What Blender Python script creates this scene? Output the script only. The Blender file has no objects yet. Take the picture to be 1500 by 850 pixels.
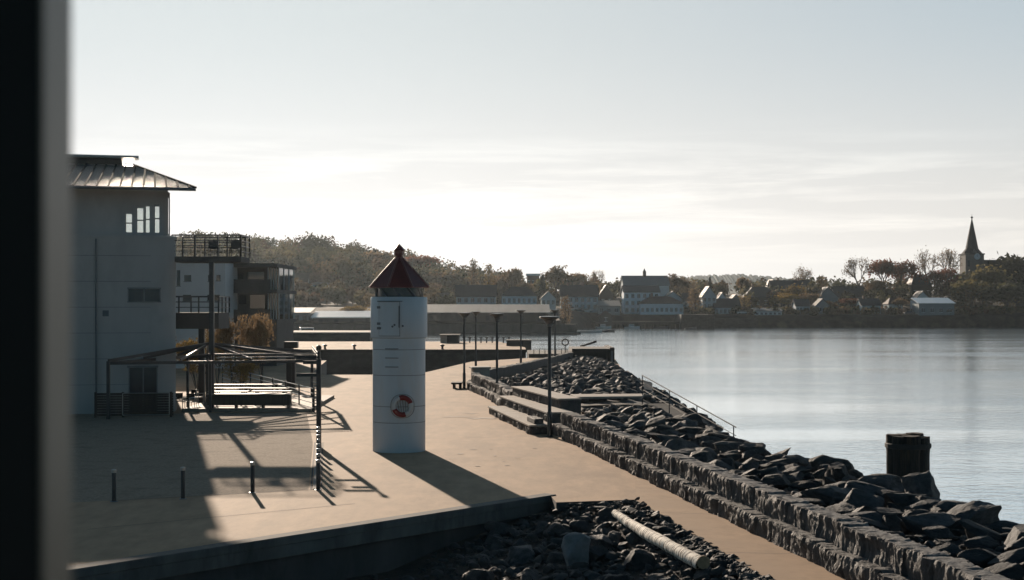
import bpy, bmesh, math, random
from math import radians as R, sin, cos, pi, tan
from mathutils import Vector, Matrix, noise

sc = bpy.context.scene
COL = sc.collection
F, CX, HY, H = 2083.33, 750.0, 449.0, 5.4       # lens in photo pixels, centre, horizon row, eye height
WATER = -2.4
SUN_AZ, SUN_EL = R(15.2), R(15.0)               # sun left of the view axis, above the horizon

def W(px, py, Y):
    return Vector(((px - CX) / F * Y, Y, H - (py - HY) / F * Y))
def G(px, py, z=0.0):
    return W(px, py, F * (H - z) / (py - HY))
def XA(px, Y):
    return (px - CX) / F * Y
def ZA(py, Y):
    return H - (py - HY) / F * Y

# ------------------------------------------------------------------ objects
def tag(o, label=None, cat=None, group=None, kind=None):
    if label: o['label'] = label
    if cat: o['category'] = cat
    if group: o['group'] = group
    if kind: o['kind'] = kind
    return o
def thing(name, label, cat, loc=(0, 0, 0), rz=0.0, group=None):
    o = bpy.data.objects.new(name, None)
    o.empty_display_size = 0.2
    COL.objects.link(o)
    o.location = loc; o.rotation_euler = (0, 0, rz)
    return tag(o, label, cat, group)
def copy_tree(o, parent=None):
    c = o.copy(); COL.objects.link(c); c.parent = parent
    for ch in list(o.children):
        copy_tree(ch, c)
    return c

class MB:
    """collects faces, builds one mesh object"""
    def __init__(s):
        s.v, s.f, s.m, s.c = [], [], [], []
    def face(s, idx, mi=0):
        s.f.append(idx); s.m.append(mi)
    def poly(s, pts, mi=0):
        n = len(s.v); s.v += [tuple(p) for p in pts]
        s.face(tuple(range(n, n + len(pts))), mi)
    def box(s, a, b, mi=0, M=None):
        x0, y0, z0 = a; x1, y1, z1 = b
        P = [Vector(p) for p in ((x0,y0,z0),(x1,y0,z0),(x1,y1,z0),(x0,y1,z0),(x0,y0,z1),(x1,y0,z1),(x1,y1,z1),(x0,y1,z1))]
        if M is not None: P = [M @ p for p in P]
        n = len(s.v); s.v += [tuple(p) for p in P]
        for q in ((0,3,2,1),(4,5,6,7),(0,1,5,4),(1,2,6,5),(2,3,7,6),(3,0,4,7)):
            s.face(tuple(n + i for i in q), mi)
    def tube(s, a, b, r0, r1=None, n=8, mi=0, caps=True):
        a, b = Vector(a), Vector(b)
        r1 = r0 if r1 is None else r1
        d = b - a
        if d.length < 1e-6: return
        d.normalize()
        u = d.orthogonal().normalized(); w = d.cross(u)
        k = len(s.v)
        for p, r in ((a, r0), (b, r1)):
            for i in range(n):
                t = 2 * pi * i / n
                s.v.append(tuple(p + u * (r * cos(t)) + w * (r * sin(t))))
        for i in range(n):
            j = (i + 1) % n
            s.face((k + i, k + j, k + n + j, k + n + i), mi)
        if caps:
            s.face(tuple(k + n - 1 - i for i in range(n)), mi)
            s.face(tuple(k + n + i for i in range(n)), mi)
    def bar(s, a, b, w, h, mi=0):
        """box beam from a to b, w wide, h high"""
        a, b = Vector(a), Vector(b); d = b - a; L = d.length
        if L < 1e-6: return
        d.normalize()
        up = Vector((0, 0, 1)) if abs(d.z) < .98 else Vector((0, 1, 0))
        x = d.cross(up).normalized(); z = x.cross(d).normalized()
        M = Matrix((( x.x, d.x, z.x, a.x), (x.y, d.y, z.y, a.y), (x.z, d.z, z.z, a.z), (0, 0, 0, 1)))
        s.box((-w/2, 0, -h/2), (w/2, L, h/2), mi, M)
    def lathe(s, prof, n=24, c=(0, 0), mi=0):
        k = len(s.v)
        for r, z in prof:
            for i in range(n):
                t = 2 * pi * i / n
                s.v.append((c[0] + r * cos(t), c[1] + r * sin(t), z))
        for q in range(len(prof) - 1):
            for i in range(n):
                j = (i + 1) % n
                s.face((k + q*n + i, k + q*n + j, k + (q+1)*n + j, k + (q+1)*n + i), mi)
        s.face(tuple(k + n - 1 - i for i in range(n)), mi)
        e = k + (len(prof) - 1) * n
        s.face(tuple(e + i for i in range(n)), mi)
    def prism(s, outline, z0, z1, mi=0, mside=None):
        n = len(outline); k = len(s.v)
        s.v += [(p[0], p[1], z0) for p in outline] + [(p[0], p[1], z1) for p in outline]
        s.face(tuple(k + n + i for i in range(n)), mi)
        s.face(tuple(k + n - 1 - i for i in range(n)), mi)
        for i in range(n):
            j = (i + 1) % n
            s.face((k + i, k + j, k + n + j, k + n + i), mi if mside is None else mside)
    def build(s, name, mats, parent=None, smooth=None, bevel=0.0):
        me = bpy.data.meshes.new(name)
        me.from_pydata(s.v, [], s.f)
        if not isinstance(mats, (list, tuple)): mats = [mats]
        for m in mats: me.materials.append(m)
        if len(mats) > 1: me.polygons.foreach_set('material_index', s.m)
        if s.c:
            at = me.color_attributes.new('Col', 'FLOAT_COLOR', 'CORNER')
            flat = []
            for p, c in zip(s.f, s.c):
                flat += list(c) * len(p)
            at.data.foreach_set('color', flat)
        me.update()
        if smooth is not None:
            me.polygons.foreach_set('use_smooth', [True] * len(me.polygons))
            if smooth < 180: me.set_sharp_from_angle(angle=R(smooth))
        o = bpy.data.objects.new(name, me); COL.objects.link(o)
        if parent is not None: o.parent = parent
        if bevel:
            b = o.modifiers.new('bevel', 'BEVEL'); b.width = bevel; b.segments = 2; b.limit_method = 'ANGLE'
        return o

# ------------------------------------------------------------------ materials
def new_mat(name):
    m = bpy.data.materials.new(name); m.use_nodes = True
    nt = m.node_tree
    return m, nt, nt.nodes['Principled BSDF'], nt.nodes['Material Output']
def pmat(name, base, rough=.7, var=.18, scale=3.0, bump=0.0, bscale=30.0, spec=.5, metal=0.0,
         rnd=0.0, stain=None, stain_scale=.6, stain_lo=.5, stain_hi=.68, stretch=(1, 1, 1), detail=6, bdist=.02):
    """one procedural surface: colour broken up by two noises, bump, a stain colour in patches"""
    m, nt, P, out = new_mat(name)
    N, L = nt.nodes, nt.links
    tc = N.new('ShaderNodeTexCoord'); mp = N.new('ShaderNodeMapping'); mp.inputs['Scale'].default_value = stretch
    L.new(tc.outputs['Object'], mp.inputs['Vector'])
    vec = mp.outputs['Vector']
    if rnd:
        oi = N.new('ShaderNodeObjectInfo'); vm = N.new('ShaderNodeVectorMath'); vm.operation = 'ADD'
        ml = N.new('ShaderNodeMath'); ml.operation = 'MULTIPLY'; ml.inputs[1].default_value = 57.0
        L.new(oi.outputs['Random'], ml.inputs[0]); L.new(vec, vm.inputs[0]); L.new(ml.outputs[0], vm.inputs[1])
        vec = vm.outputs[0]
    n1 = N.new('ShaderNodeTexNoise'); n1.inputs['Scale'].default_value = scale; n1.inputs['Detail'].default_value = detail
    n1.inputs['Roughness'].default_value = .65
    L.new(vec, n1.inputs['Vector'])
    mr = N.new('ShaderNodeMapRange'); mr.inputs[1].default_value = .3; mr.inputs[2].default_value = .7
    mr.inputs[3].default_value = 1 - var; mr.inputs[4].default_value = 1 + var
    L.new(n1.outputs['Fac'], mr.inputs['Value'])
    col = N.new('ShaderNodeMix'); col.data_type = 'RGBA'; col.blend_type = 'MULTIPLY'; col.inputs[0].default_value = 1
    col.inputs[6].default_value = (*base, 1)
    cb = N.new('ShaderNodeCombineColor')
    for i in range(3): L.new(mr.outputs[0], cb.inputs[i])
    L.new(cb.outputs[0], col.inputs[7])
    last = col.outputs[2]
    if rnd:
        hs = N.new('ShaderNodeHueSaturation'); r2 = N.new('ShaderNodeMapRange')
        r2.inputs[3].default_value = 1 - rnd; r2.inputs[4].default_value = 1 + rnd
        L.new(oi.outputs['Random'], r2.inputs['Value']); L.new(r2.outputs[0], hs.inputs['Value']); L.new(last, hs.inputs['Color'])
        last = hs.outputs[0]
    if stain:
        n2 = N.new('ShaderNodeTexNoise'); n2.inputs['Scale'].default_value = stain_scale; n2.inputs['Detail'].default_value = 8
        n2.inputs['Roughness'].default_value = .7
        L.new(vec, n2.inputs['Vector'])
        r3 = N.new('ShaderNodeMapRange'); r3.inputs[1].default_value = stain_lo; r3.inputs[2].default_value = stain_hi
        L.new(n2.outputs['Fac'], r3.inputs['Value'])
        mx = N.new('ShaderNodeMix'); mx.data_type = 'RGBA'; L.new(r3.outputs[0], mx.inputs[0])
        L.new(last, mx.inputs[6]); mx.inputs[7].default_value = (*stain, 1)
        last = mx.outputs[2]
    L.new(last, P.inputs['Base Color'])
    P.inputs['Roughness'].default_value = rough
    P.inputs['Specular IOR Level'].default_value = spec
    P.inputs['Metallic'].default_value = metal
    if bump:
        n3 = N.new('ShaderNodeTexNoise'); n3.inputs['Scale'].default_value = bscale; n3.inputs['Detail'].default_value = 8
        n3.inputs['Roughness'].default_value = .6
        L.new(vec, n3.inputs['Vector'])
        bp = N.new('ShaderNodeBump'); bp.inputs['Strength'].default_value = bump; bp.inputs['Distance'].default_value = bdist
        L.new(n3.outputs['Fac'], bp.inputs['Height']); L.new(bp.outputs[0], P.inputs['Normal'])
    return m
def leaf_mat(name, c1, c2, attr=False, trans=.5):
    """foliage: two leaf colours in clumps, a little light through the leaves"""
    m, nt, P, out = new_mat(name)
    N, L = nt.nodes, nt.links
    tc = N.new('ShaderNodeTexCoord'); n1 = N.new('ShaderNodeTexNoise'); n1.inputs['Scale'].default_value = .35; n1.inputs['Detail'].default_value = 5
    oi = N.new('ShaderNodeObjectInfo'); ad = N.new('ShaderNodeVectorMath')
    ml = N.new('ShaderNodeMath'); ml.operation = 'MULTIPLY'; ml.inputs[1].default_value = 91.0
    L.new(oi.outputs['Random'], ml.inputs[0]); L.new(tc.outputs['Object'], ad.inputs[0]); L.new(ml.outputs[0], ad.inputs[1])
    L.new(ad.outputs[0], n1.inputs['Vector'])
    r1 = N.new('ShaderNodeMapRange'); r1.inputs[1].default_value = .35; r1.inputs[2].default_value = .65
    L.new(n1.outputs['Fac'], r1.inputs['Value'])
    mx = N.new('ShaderNodeMix'); mx.data_type = 'RGBA'; L.new(r1.outputs[0], mx.inputs[0])
    mx.inputs[6].default_value = (*c1, 1); mx.inputs[7].default_value = (*c2, 1)
    last = mx.outputs[2]
    if attr:
        va = N.new('ShaderNodeVertexColor'); va.layer_name = 'Col'
        m2 = N.new('ShaderNodeMix'); m2.data_type = 'RGBA'; m2.blend_type = 'MULTIPLY'; m2.inputs[0].default_value = 1
        L.new(last, m2.inputs[6]); L.new(va.outputs[0], m2.inputs[7]); last = m2.outputs[2]
    else:
        hs = N.new('ShaderNodeHueSaturation'); r2 = N.new('ShaderNodeMapRange'); r2.inputs[3].default_value = .7; r2.inputs[4].default_value = 1.3
        L.new(oi.outputs['Random'], r2.inputs['Value']); L.new(r2.outputs[0], hs.inputs['Value']); L.new(last, hs.inputs['Color']); last = hs.outputs[0]
    L.new(last, P.inputs['Base Color']); P.inputs['Roughness'].default_value = .75; P.inputs['Specular IOR Level'].default_value = .2
    tr = N.new('ShaderNodeBsdfTranslucent'); L.new(last, tr.inputs['Color'])
    ms = N.new('ShaderNodeMixShader'); ms.inputs[0].default_value = trans
    L.new(P.outputs[0], ms.inputs[1]); L.new(tr.outputs[0], ms.inputs[2]); L.new(ms.outputs[0], out.inputs['Surface'])
    return m
def glass_mat(name, tint=(.75, .8, .8), gloss=.3):
    m, nt, P, out = new_mat(name)
    N, L = nt.nodes, nt.links
    t = N.new('ShaderNodeBsdfTransparent'); t.inputs[0].default_value = (*tint, 1)
    g = N.new('ShaderNodeBsdfGlossy'); g.inputs['Roughness'].default_value = .03
    fr = N.new('ShaderNodeFresnel'); fr.inputs[0].default_value = 1.45
    ms = N.new('ShaderNodeMixShader'); L.new(fr.outputs[0], ms.inputs[0]); L.new(t.outputs[0], ms.inputs[1]); L.new(g.outputs[0], ms.inputs[2])
    L.new(ms.outputs[0], out.inputs['Surface'])
    return m

M = {}
M['paving'] = pmat('paving', (.385, .252, .153), .85, .2, 1.6, .3, 60, .25, stain=(.285, .185, .112), stain_scale=.35, stain_lo=.50, stain_hi=.64, stretch=(1, .35, 1), bdist=.006)
M['path'] = pmat('path', (.365, .24, .145), .85, .16, 2.0, .3, 70, .25, stain=(.32, .215, .135), stain_scale=.5, bdist=.006)
M['gravel'] = pmat('gravel', (.30, .235, .175), .95, .35, 9.0, .7, 45, .2, stain=(.2, .155, .115), stain_scale=1.2, bdist=.03)
M['stain'] = pmat('stain', (.30, .212, .145), .8, .25, 3)
M['seam_dark'] = pmat('seam_dark', (.03, .03, .03), 1.0, .2, 3, spec=.02)
M['joint'] = pmat('joint', (.06, .05, .045), .9, .3, 4)
M['concrete'] = pmat('concrete', (.34, .30, .26), .85, .15, 2.5, .25, 50, .3, stain=(.25, .21, .18), stain_scale=1.0, bdist=.008)
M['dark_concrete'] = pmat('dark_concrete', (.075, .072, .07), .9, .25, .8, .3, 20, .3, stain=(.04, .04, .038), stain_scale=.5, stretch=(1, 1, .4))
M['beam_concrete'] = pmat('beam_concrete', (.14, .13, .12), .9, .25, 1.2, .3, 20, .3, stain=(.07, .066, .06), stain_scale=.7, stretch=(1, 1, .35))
M['quay_stone'] = pmat('quay_stone', (.045, .045, .045), .9, .4, .7, .5, 6, .3, stain=(.02, .022, .022), stain_scale=.4, stretch=(1, 1, 2))
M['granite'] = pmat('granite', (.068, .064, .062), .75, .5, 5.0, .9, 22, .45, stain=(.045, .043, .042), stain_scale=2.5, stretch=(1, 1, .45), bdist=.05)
M['granite_lit_top'] = pmat('granite_lit_top', (.16, .155, .15), .8, .35, 7.0, .8, 30, .4, stain=(.09, .088, .085), stain_scale=3, bdist=.03)  # paler copy of the granite: light on upward faces put into the colour
M['rock'] = pmat('rock', (.052, .051, .051), .74, .5, 2.6, 1.0, 6, .35, rnd=.5, stain=(.026, .025, .025), stain_scale=1.4, bdist=.06)
M['pale_rock'] = pmat('pale_rock', (.17, .17, .17), .7, .3, 2.2, .7, 9, .4, rnd=.3, bdist=.05)
M['rubble'] = pmat('rubble', (.045, .043, .042), .75, .5, 3.0, .6, 14, .4, stain=(.025, .024, .023), stain_scale=2, bdist=.03)
M['soil'] = pmat('soil', (.055, .045, .038), .95, .4, 2.5, .7, 18, .2, stain=(.03, .026, .023), stain_scale=1, bdist=.04)
M['shore'] = pmat('shore', (.022, .022, .02), .95, .5, .3, .5, 2, .2, stain=(.06, .055, .035), stain_scale=.15)
M['white_paint'] = pmat('white_paint', (.56, .61, .635), .45, .05, 1.5, .05, 8, .5, stain=(.56, .57, .56), stain_scale=1.2, stretch=(1, 1, .25))
M['seam'] = pmat('seam', (.16, .17, .17), .7, .3, 3)
M['rib_glint'] = pmat('rib_glint', (.21, .045, .03), .36, .3, 4, spec=.9)  # lighter than the roof red: sun glint on the ribs painted in
M['red_paint'] = pmat('red_paint', (.16, .027, .019), .34, .2, 2.5, .08, 20, .5)
M['ring_red'] = pmat('ring_red', (.24, .03, .025), .65, .1, 6)
M['ring_white'] = pmat('ring_white', (.55, .55, .53), .6, .1, 6)
M['rope'] = pmat('rope', (.25, .22, .18), .9, .2, 20)
M['black_steel'] = pmat('black_steel', (.018, .018, .02), .42, .3, 5, .1, 40, .5)
M['lamp_top'] = pmat('lamp_top', (.05, .05, .05), .3, .2, 5, spec=.6)
M['steel'] = pmat('steel', (.42, .43, .43), .3, .15, 5, metal=.9)
M['grey_steel'] = pmat('grey_steel', (.12, .13, .14), .45, .2, 4, spec=.5)
M['rail_paint'] = pmat('rail_paint', (.035, .038, .04), .7, .2, 4, spec=.25)
M['dark_glass'] = pmat('dark_glass', (.012, .014, .016), .06, .1, 1, spec=.7)
M['clear_glass'] = glass_mat('clear_glass', (.66, .69, .68))
M['plaster'] = pmat('plaster', (.40, .395, .38), .9, .07, .8, .12, 25, .25, stain=(.33, .325, .31), stain_scale=.35, stretch=(1, 1, .5), bdist=.01)
M['plaster_white'] = pmat('plaster_white', (.52, .54, .55), .9, .07, .6, stain=(.45, .46, .46), stain_scale=.3)
M['plaster_dark'] = pmat('plaster_dark', (.07, .068, .065), .85, .2, .8)
M['roof_metal'] = pmat('roof_metal', (.30, .29, .285), .37, .2, 2.0, spec=.5, metal=.5)
M['timber_dark'] = pmat('timber_dark', (.045, .035, .028), .75, .4, 3, .4, 12, .3, stretch=(4, 4, .4))
M['deck'] = pmat('deck', (.22, .18, .14), .75, .2, 4, .3, 20, .3, stretch=(.5, 5, 1))
M['table_top'] = pmat('table_top', (.17, .155, .135), .6, .1, 3, spec=.3, stretch=(.5, 6, 1))
M['log_bark'] = pmat('log_bark', (.82, .74, .63), .8, .14, 5, .4, 24, .3, stain=(.10, .065, .045), stain_scale=4.0, stain_lo=.51, stain_hi=.56, stretch=(.9, 3.2, .9), bdist=.012)
M['log_end'] = pmat('log_end', (.40, .27, .16), .9, .3, 9)
M['pile'] = pmat('pile', (.028, .024, .021), .85, .5, 3, .8, 10, .35, stain=(.07, .045, .028), stain_scale=2.2, stretch=(3, 3, .35), bdist=.04)
M['bulkhead'] = pmat('bulkhead', (.018, .017, .016), .8, .4, 1.5, .3, 8)
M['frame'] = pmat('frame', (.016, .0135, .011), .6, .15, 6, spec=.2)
M['frame_lit_side'] = pmat('frame_lit_side', (.20, .145, .095), .42, .2, 4, spec=.5)  # warm lighter brown stands in for light along the post's side
M['bark'] = pmat('bark', (.045, .036, .03), .95, .3, 4)
M['roof_dark'] = pmat('roof_dark', (.035, .038, .042), .7, .25, .9, .2, 6)
M['roof_red'] = pmat('roof_red', (.055, .03, .028), .8, .25, 1.2, .2, 6)
M['roof_brown'] = pmat('roof_brown', (.06, .05, .042), .8, .25, 1.2)
M['roof_grey'] = pmat('roof_grey', (.17, .165, .155), .62, .22, .35, .2, 3, stretch=(2, .2, 1))
M['roof_white'] = pmat('roof_white', (.70, .71, .71), .3, .08, .5)  # also carries the painted sun glint of the left harbour shed
M['roof_blue'] = pmat('roof_blue', (.085, .11, .125), .6, .15, .6)
M['wall_white'] = pmat('wall_white', (.62, .70, .74), .85, .06, .5)
M['wall_pale'] = pmat('wall_pale', (.42, .49, .52), .85, .08, .5)
M['wall_grey'] = pmat('wall_grey', (.20, .24, .25), .85, .12, .5)
M['wall_dark'] = pmat('wall_dark', (.035, .034, .034), .85, .2, .5)
M['wall_brick'] = pmat('wall_brick', (.17, .10, .075), .85, .15, .8)
M['wall_stone'] = pmat('wall_stone', (.12, .118, .11), .9, .15, .6)
M['window_dark'] = pmat('window_dark', (.02, .025, .03), .12, .2, .3, spec=.6)
M['slate'] = pmat('slate', (.035, .037, .04), .85, .2, .6, spec=.15)
M['boat_white'] = pmat('boat_white', (.7, .7, .68), .35, .05, 1)
M['boat_dark'] = pmat('boat_dark', (.03, .035, .045), .4, .1, 1)
M['sign_blue'] = pmat('sign_blue', (.05, .10, .14), .5, .1, 2)
M['hill_far'] = pmat('hill_far', (.05, .06, .05), .95, .3, .01)
L_ = {}
L_['green'] = leaf_mat('leaf_green', (.11, .10, .042), (.16, .125, .055))
L_['dark'] = leaf_mat('leaf_dark', (.04, .043, .024), (.065, .062, .034))
L_['yellow'] = leaf_mat('leaf_yellow', (.26, .17, .045), (.18, .125, .045))
L_['tan'] = leaf_mat('leaf_tan', (.22, .15, .085), (.15, .105, .06))
L_['rust'] = leaf_mat('leaf_rust', (.21, .075, .045), (.13, .065, .04))
L_['conifer'] = leaf_mat('leaf_conifer', (.018, .026, .018), (.03, .04, .026), trans=.1)
L_['mixed'] = leaf_mat('leaf_mixed', (.9, .9, .9), (.6, .6, .6), attr=True, trans=.5)

# water
def water_mat():
    m, nt, P, out = new_mat('water')
    N, L = nt.nodes, nt.links
    P.inputs['Base Color'].default_value = (.84, .95, 1.0, 1); P.inputs['Metallic'].default_value = .94; P.inputs['Roughness'].default_value = .11
    P.inputs['IOR'].default_value = 1.45
    tc = N.new('ShaderNodeTexCoord')
    def nz(scale, st, det):
        mp = N.new('ShaderNodeMapping'); mp.inputs['Scale'].default_value = st; L.new(tc.outputs['Object'], mp.inputs['Vector'])
        n = N.new('ShaderNodeTexNoise'); n.inputs['Scale'].default_value = scale; n.inputs['Detail'].default_value = det
        n.inputs['Roughness'].default_value = .55
        L.new(mp.outputs[0], n.inputs['Vector']); return n
    a = nz(1.1, (1, 1.8, 1), 4); b = nz(.05, (.22, 1, 1), 4)
    r = N.new('ShaderNodeMapRange'); r.inputs[1].default_value = .40; r.inputs[2].default_value = .60; r.inputs[3].default_value = .30; r.inputs[4].default_value = 1.15
    L.new(b.outputs['Fac'], r.inputs['Value'])
    ml = N.new('ShaderNodeMath'); ml.operation = 'MULTIPLY'; L.new(a.outputs['Fac'], ml.inputs[0]); L.new(r.outputs[0], ml.inputs[1])
    bp = N.new('ShaderNodeBump'); bp.inputs['Strength'].default_value = .5; bp.inputs['Distance'].default_value = .11
    L.new(ml.outputs[0], bp.inputs['Height']); L.new(bp.outputs[0], P.inputs['Normal'])
    return m
M['water'] = water_mat()

# ------------------------------------------------------------------ world, sun, camera, air
w = bpy.data.worlds.new('World'); sc.world = w; w.use_nodes = True
nt = w.node_tree; N, L = nt.nodes, nt.links
bg = N['Background']
sky = N.new('ShaderNodeTexSky'); sky.sky_type = 'NISHITA'; sky.sun_disc = False
sky.sun_elevation = SUN_EL; sky.sun_rotation = -SUN_AZ; sky.air_density = 1.0; sky.dust_density = 1.2; sky.ozone_density = 1.6
tc = N.new('ShaderNodeTexCoord'); sp = N.new('ShaderNodeSeparateXYZ'); L.new(tc.outputs['Generated'], sp.inputs[0])
mp = N.new('ShaderNodeMapping'); mp.inputs['Scale'].default_value = (5, 5, 62); mp.inputs['Rotation'].default_value = (0, R(2), 0)
L.new(tc.outputs['Generated'], mp.inputs[0])
nz = N.new('ShaderNodeTexNoise'); nz.inputs['Scale'].default_value = 1.0; nz.inputs['Detail'].default_value = 9; nz.inputs['Roughness'].default_value = .62
nz.inputs['Distortion'].default_value = .35
L.new(mp.outputs[0], nz.inputs['Vector'])
cr = N.new('ShaderNodeMapRange'); cr.inputs[1].default_value = .46; cr.inputs[2].default_value = .70; L.new(nz.outputs['Fac'], cr.inputs['Value'])
b1 = N.new('ShaderNodeMapRange'); b1.interpolation_type = 'SMOOTHSTEP'; b1.inputs[1].default_value = .015; b1.inputs[2].default_value = .06; L.new(sp.outputs[2], b1.inputs['Value'])
b2 = N.new('ShaderNodeMapRange'); b2.interpolation_type = 'SMOOTHSTEP'; b2.inputs[1].default_value = .085; b2.inputs[2].default_value = .135; b2.inputs[3].default_value = 1; b2.inputs[4].default_value = 0
L.new(sp.outputs[2], b2.inputs['Value'])
m1 = N.new('ShaderNodeMath'); m1.operation = 'MULTIPLY'; L.new(b1.outputs[0], m1.inputs[0]); L.new(b2.outputs[0], m1.inputs[1])
m2 = N.new('ShaderNodeMath'); m2.operation = 'MULTIPLY'; L.new(m1.outputs[0], m2.inputs[0]); L.new(cr.outputs[0], m2.inputs[1])
m3 = N.new('ShaderNodeMath'); m3.operation = 'MULTIPLY'; L.new(m2.outputs[0], m3.inputs[0]); m3.inputs[1].default_value = .75
def vmath(op, a, b):
    n = N.new('ShaderNodeVectorMath'); n.operation = op
    for i, q in enumerate((a, b)):
        if isinstance(q, (tuple, list)): n.inputs[i].default_value = q
        else: L.new(q, n.inputs[i])
    return n.outputs[0]
# sun glare compressed; unseen sky overhead and behind dimmed to deepen shade
KS = .50
hs0 = N.new('ShaderNodeHueSaturation'); hs0.inputs['Saturation'].default_value = 1.0; L.new(sky.outputs[0], hs0.inputs['Color'])
sm = N.new('ShaderNodeMapRange'); sm.inputs[1].default_value = .02; sm.inputs[2].default_value = .19; sm.inputs[3].default_value = .5; sm.inputs[4].default_value = 1.2
L.new(sp.outputs[2], sm.inputs['Value']); L.new(sm.outputs[0], hs0.inputs['Saturation'])
den = vmath('ADD', vmath('MULTIPLY', hs0.outputs[0], (KS, KS, KS)), (1, 1, 1))
flat = vmath('DIVIDE', vmath('MULTIPLY', hs0.outputs[0], (6.98, 6.84, 6.84)), den)
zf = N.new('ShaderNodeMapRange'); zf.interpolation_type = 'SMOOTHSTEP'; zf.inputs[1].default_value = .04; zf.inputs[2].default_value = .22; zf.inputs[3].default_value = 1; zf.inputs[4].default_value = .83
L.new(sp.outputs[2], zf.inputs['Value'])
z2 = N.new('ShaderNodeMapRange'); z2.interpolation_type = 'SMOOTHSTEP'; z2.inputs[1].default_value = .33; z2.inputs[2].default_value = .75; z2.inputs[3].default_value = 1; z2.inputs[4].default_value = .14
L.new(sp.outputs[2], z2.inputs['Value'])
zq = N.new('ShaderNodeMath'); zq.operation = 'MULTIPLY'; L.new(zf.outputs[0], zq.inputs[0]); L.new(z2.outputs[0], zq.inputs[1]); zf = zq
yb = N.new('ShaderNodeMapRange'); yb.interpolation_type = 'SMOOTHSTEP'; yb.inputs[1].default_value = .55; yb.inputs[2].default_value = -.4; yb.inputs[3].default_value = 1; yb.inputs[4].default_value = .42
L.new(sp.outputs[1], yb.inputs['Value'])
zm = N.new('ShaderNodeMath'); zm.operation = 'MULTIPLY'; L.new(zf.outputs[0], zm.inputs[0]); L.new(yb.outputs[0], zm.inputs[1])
bt = N.new('ShaderNodeMix'); bt.data_type = 'RGBA'; L.new(zm.outputs[0], bt.inputs[0]); bt.inputs[6].default_value = (.35, 1.0, 1.36, 1); bt.inputs[7].default_value = (1, 1, 1, 1)  # blues the dimmed, unseen sky so shaded surfaces turn cool
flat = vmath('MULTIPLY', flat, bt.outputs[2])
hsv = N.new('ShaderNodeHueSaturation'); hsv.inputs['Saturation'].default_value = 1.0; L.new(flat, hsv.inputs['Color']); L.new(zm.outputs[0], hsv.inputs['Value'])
sc_ = N.new('ShaderNodeMix'); sc_.data_type = 'RGBA'; sc_.blend_type = 'MULTIPLY'; sc_.inputs[0].default_value = 1; sc_.inputs[7].default_value = (1.4, 1.38, 1.34, 1)
L.new(hsv.outputs[0], sc_.inputs[6])
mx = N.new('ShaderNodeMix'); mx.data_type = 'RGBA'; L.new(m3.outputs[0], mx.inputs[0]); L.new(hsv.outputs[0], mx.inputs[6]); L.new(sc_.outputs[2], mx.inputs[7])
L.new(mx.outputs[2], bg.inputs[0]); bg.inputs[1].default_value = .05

sun_dir = Vector((-sin(SUN_AZ) * cos(SUN_EL), cos(SUN_AZ) * cos(SUN_EL), sin(SUN_EL)))
sl = bpy.data.lights.new('sun', 'SUN'); sl.energy = 5.0; sl.angle = R(.5); sl.color = (1, .83, .66)
so = bpy.data.objects.new('sun', sl); COL.objects.link(so)
so.rotation_euler = (-sun_dir).to_track_quat('-Z', 'Y').to_euler(); so.location = (0, 0, 60)

cam = bpy.data.cameras.new('camera'); cam.lens = 50; cam.sensor_width = 36; cam.sensor_fit = 'HORIZONTAL'
cam.shift_y = 24.0 / 1500; cam.clip_start = .05; cam.clip_end = 9000
cam.dof.use_dof = True; cam.dof.focus_distance = 58; cam.dof.aperture_fstop = 3.6
co = bpy.data.objects.new('camera', cam); COL.objects.link(co)
co.location = (0, 0, H); co.rotation_euler = (R(90), 0, 0); sc.camera = co

vs = sc.view_settings; vs.view_transform = 'Standard'; vs.look = 'None'; vs.gamma = 1; vs.use_curve_mapping = False; vs.exposure = 0.42
cy = sc.cycles; cy.use_denoising = True; cy.max_bounces = 6; cy.transparent_max_bounces = 12; cy.volume_bounces = 0
cy.sample_clamp_indirect = 6; cy.caustics_reflective = False; cy.caustics_refractive = False

mb = MB(); mb.box((-900, -60, -6), (1400, 3300, 110))
hm = bpy.data.materials.new('haze'); hm.use_nodes = True; hn = hm.node_tree
hn.nodes.remove(hn.nodes['Principled BSDF'])
pv = hn.nodes.new('ShaderNodeVolumePrincipled'); pv.inputs['Color'].default_value = (.8, .92, 1, 1)
pv.inputs['Density'].default_value = .000048; pv.inputs['Anisotropy'].default_value = .6
hn.links.new(pv.outputs[0], hn.nodes['Material Output'].inputs['Volume'])
tag(mb.build('haze', hm), 'thin pale morning haze over harbour and town', 'haze', kind='stuff')

# ------------------------------------------------------------------ ground, water
mb = MB(); mb.poly([(-5000, -200, WATER), (5000, -200, WATER), (5000, 6000, WATER), (-5000, 6000, WATER)])
tag(mb.build('water', M['water']), kind='structure')

PIT = [(-30, 5.4), (-8.85, 29.5), (1.08, 40.8), (1.22, 39.2), (3.44, 39.75), (5.1, 28), (7.1, 13.8)]
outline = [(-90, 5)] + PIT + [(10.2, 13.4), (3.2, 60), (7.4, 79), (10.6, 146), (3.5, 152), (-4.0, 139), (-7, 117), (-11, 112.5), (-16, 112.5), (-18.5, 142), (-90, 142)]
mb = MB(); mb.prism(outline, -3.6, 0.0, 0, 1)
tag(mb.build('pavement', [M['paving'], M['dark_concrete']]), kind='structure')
rng_s = random.Random(9)
# narrow path beside the wall, a separate pour
mb = MB(); mb.poly([(3.47, 39.73, .004), (5.13, 28, .004), (7.13, 13.82, .004), (9.9, 13.5, .004), (4.0, 46.5, .004)])
tag(mb.build('path', M['path']), kind='structure')
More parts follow.
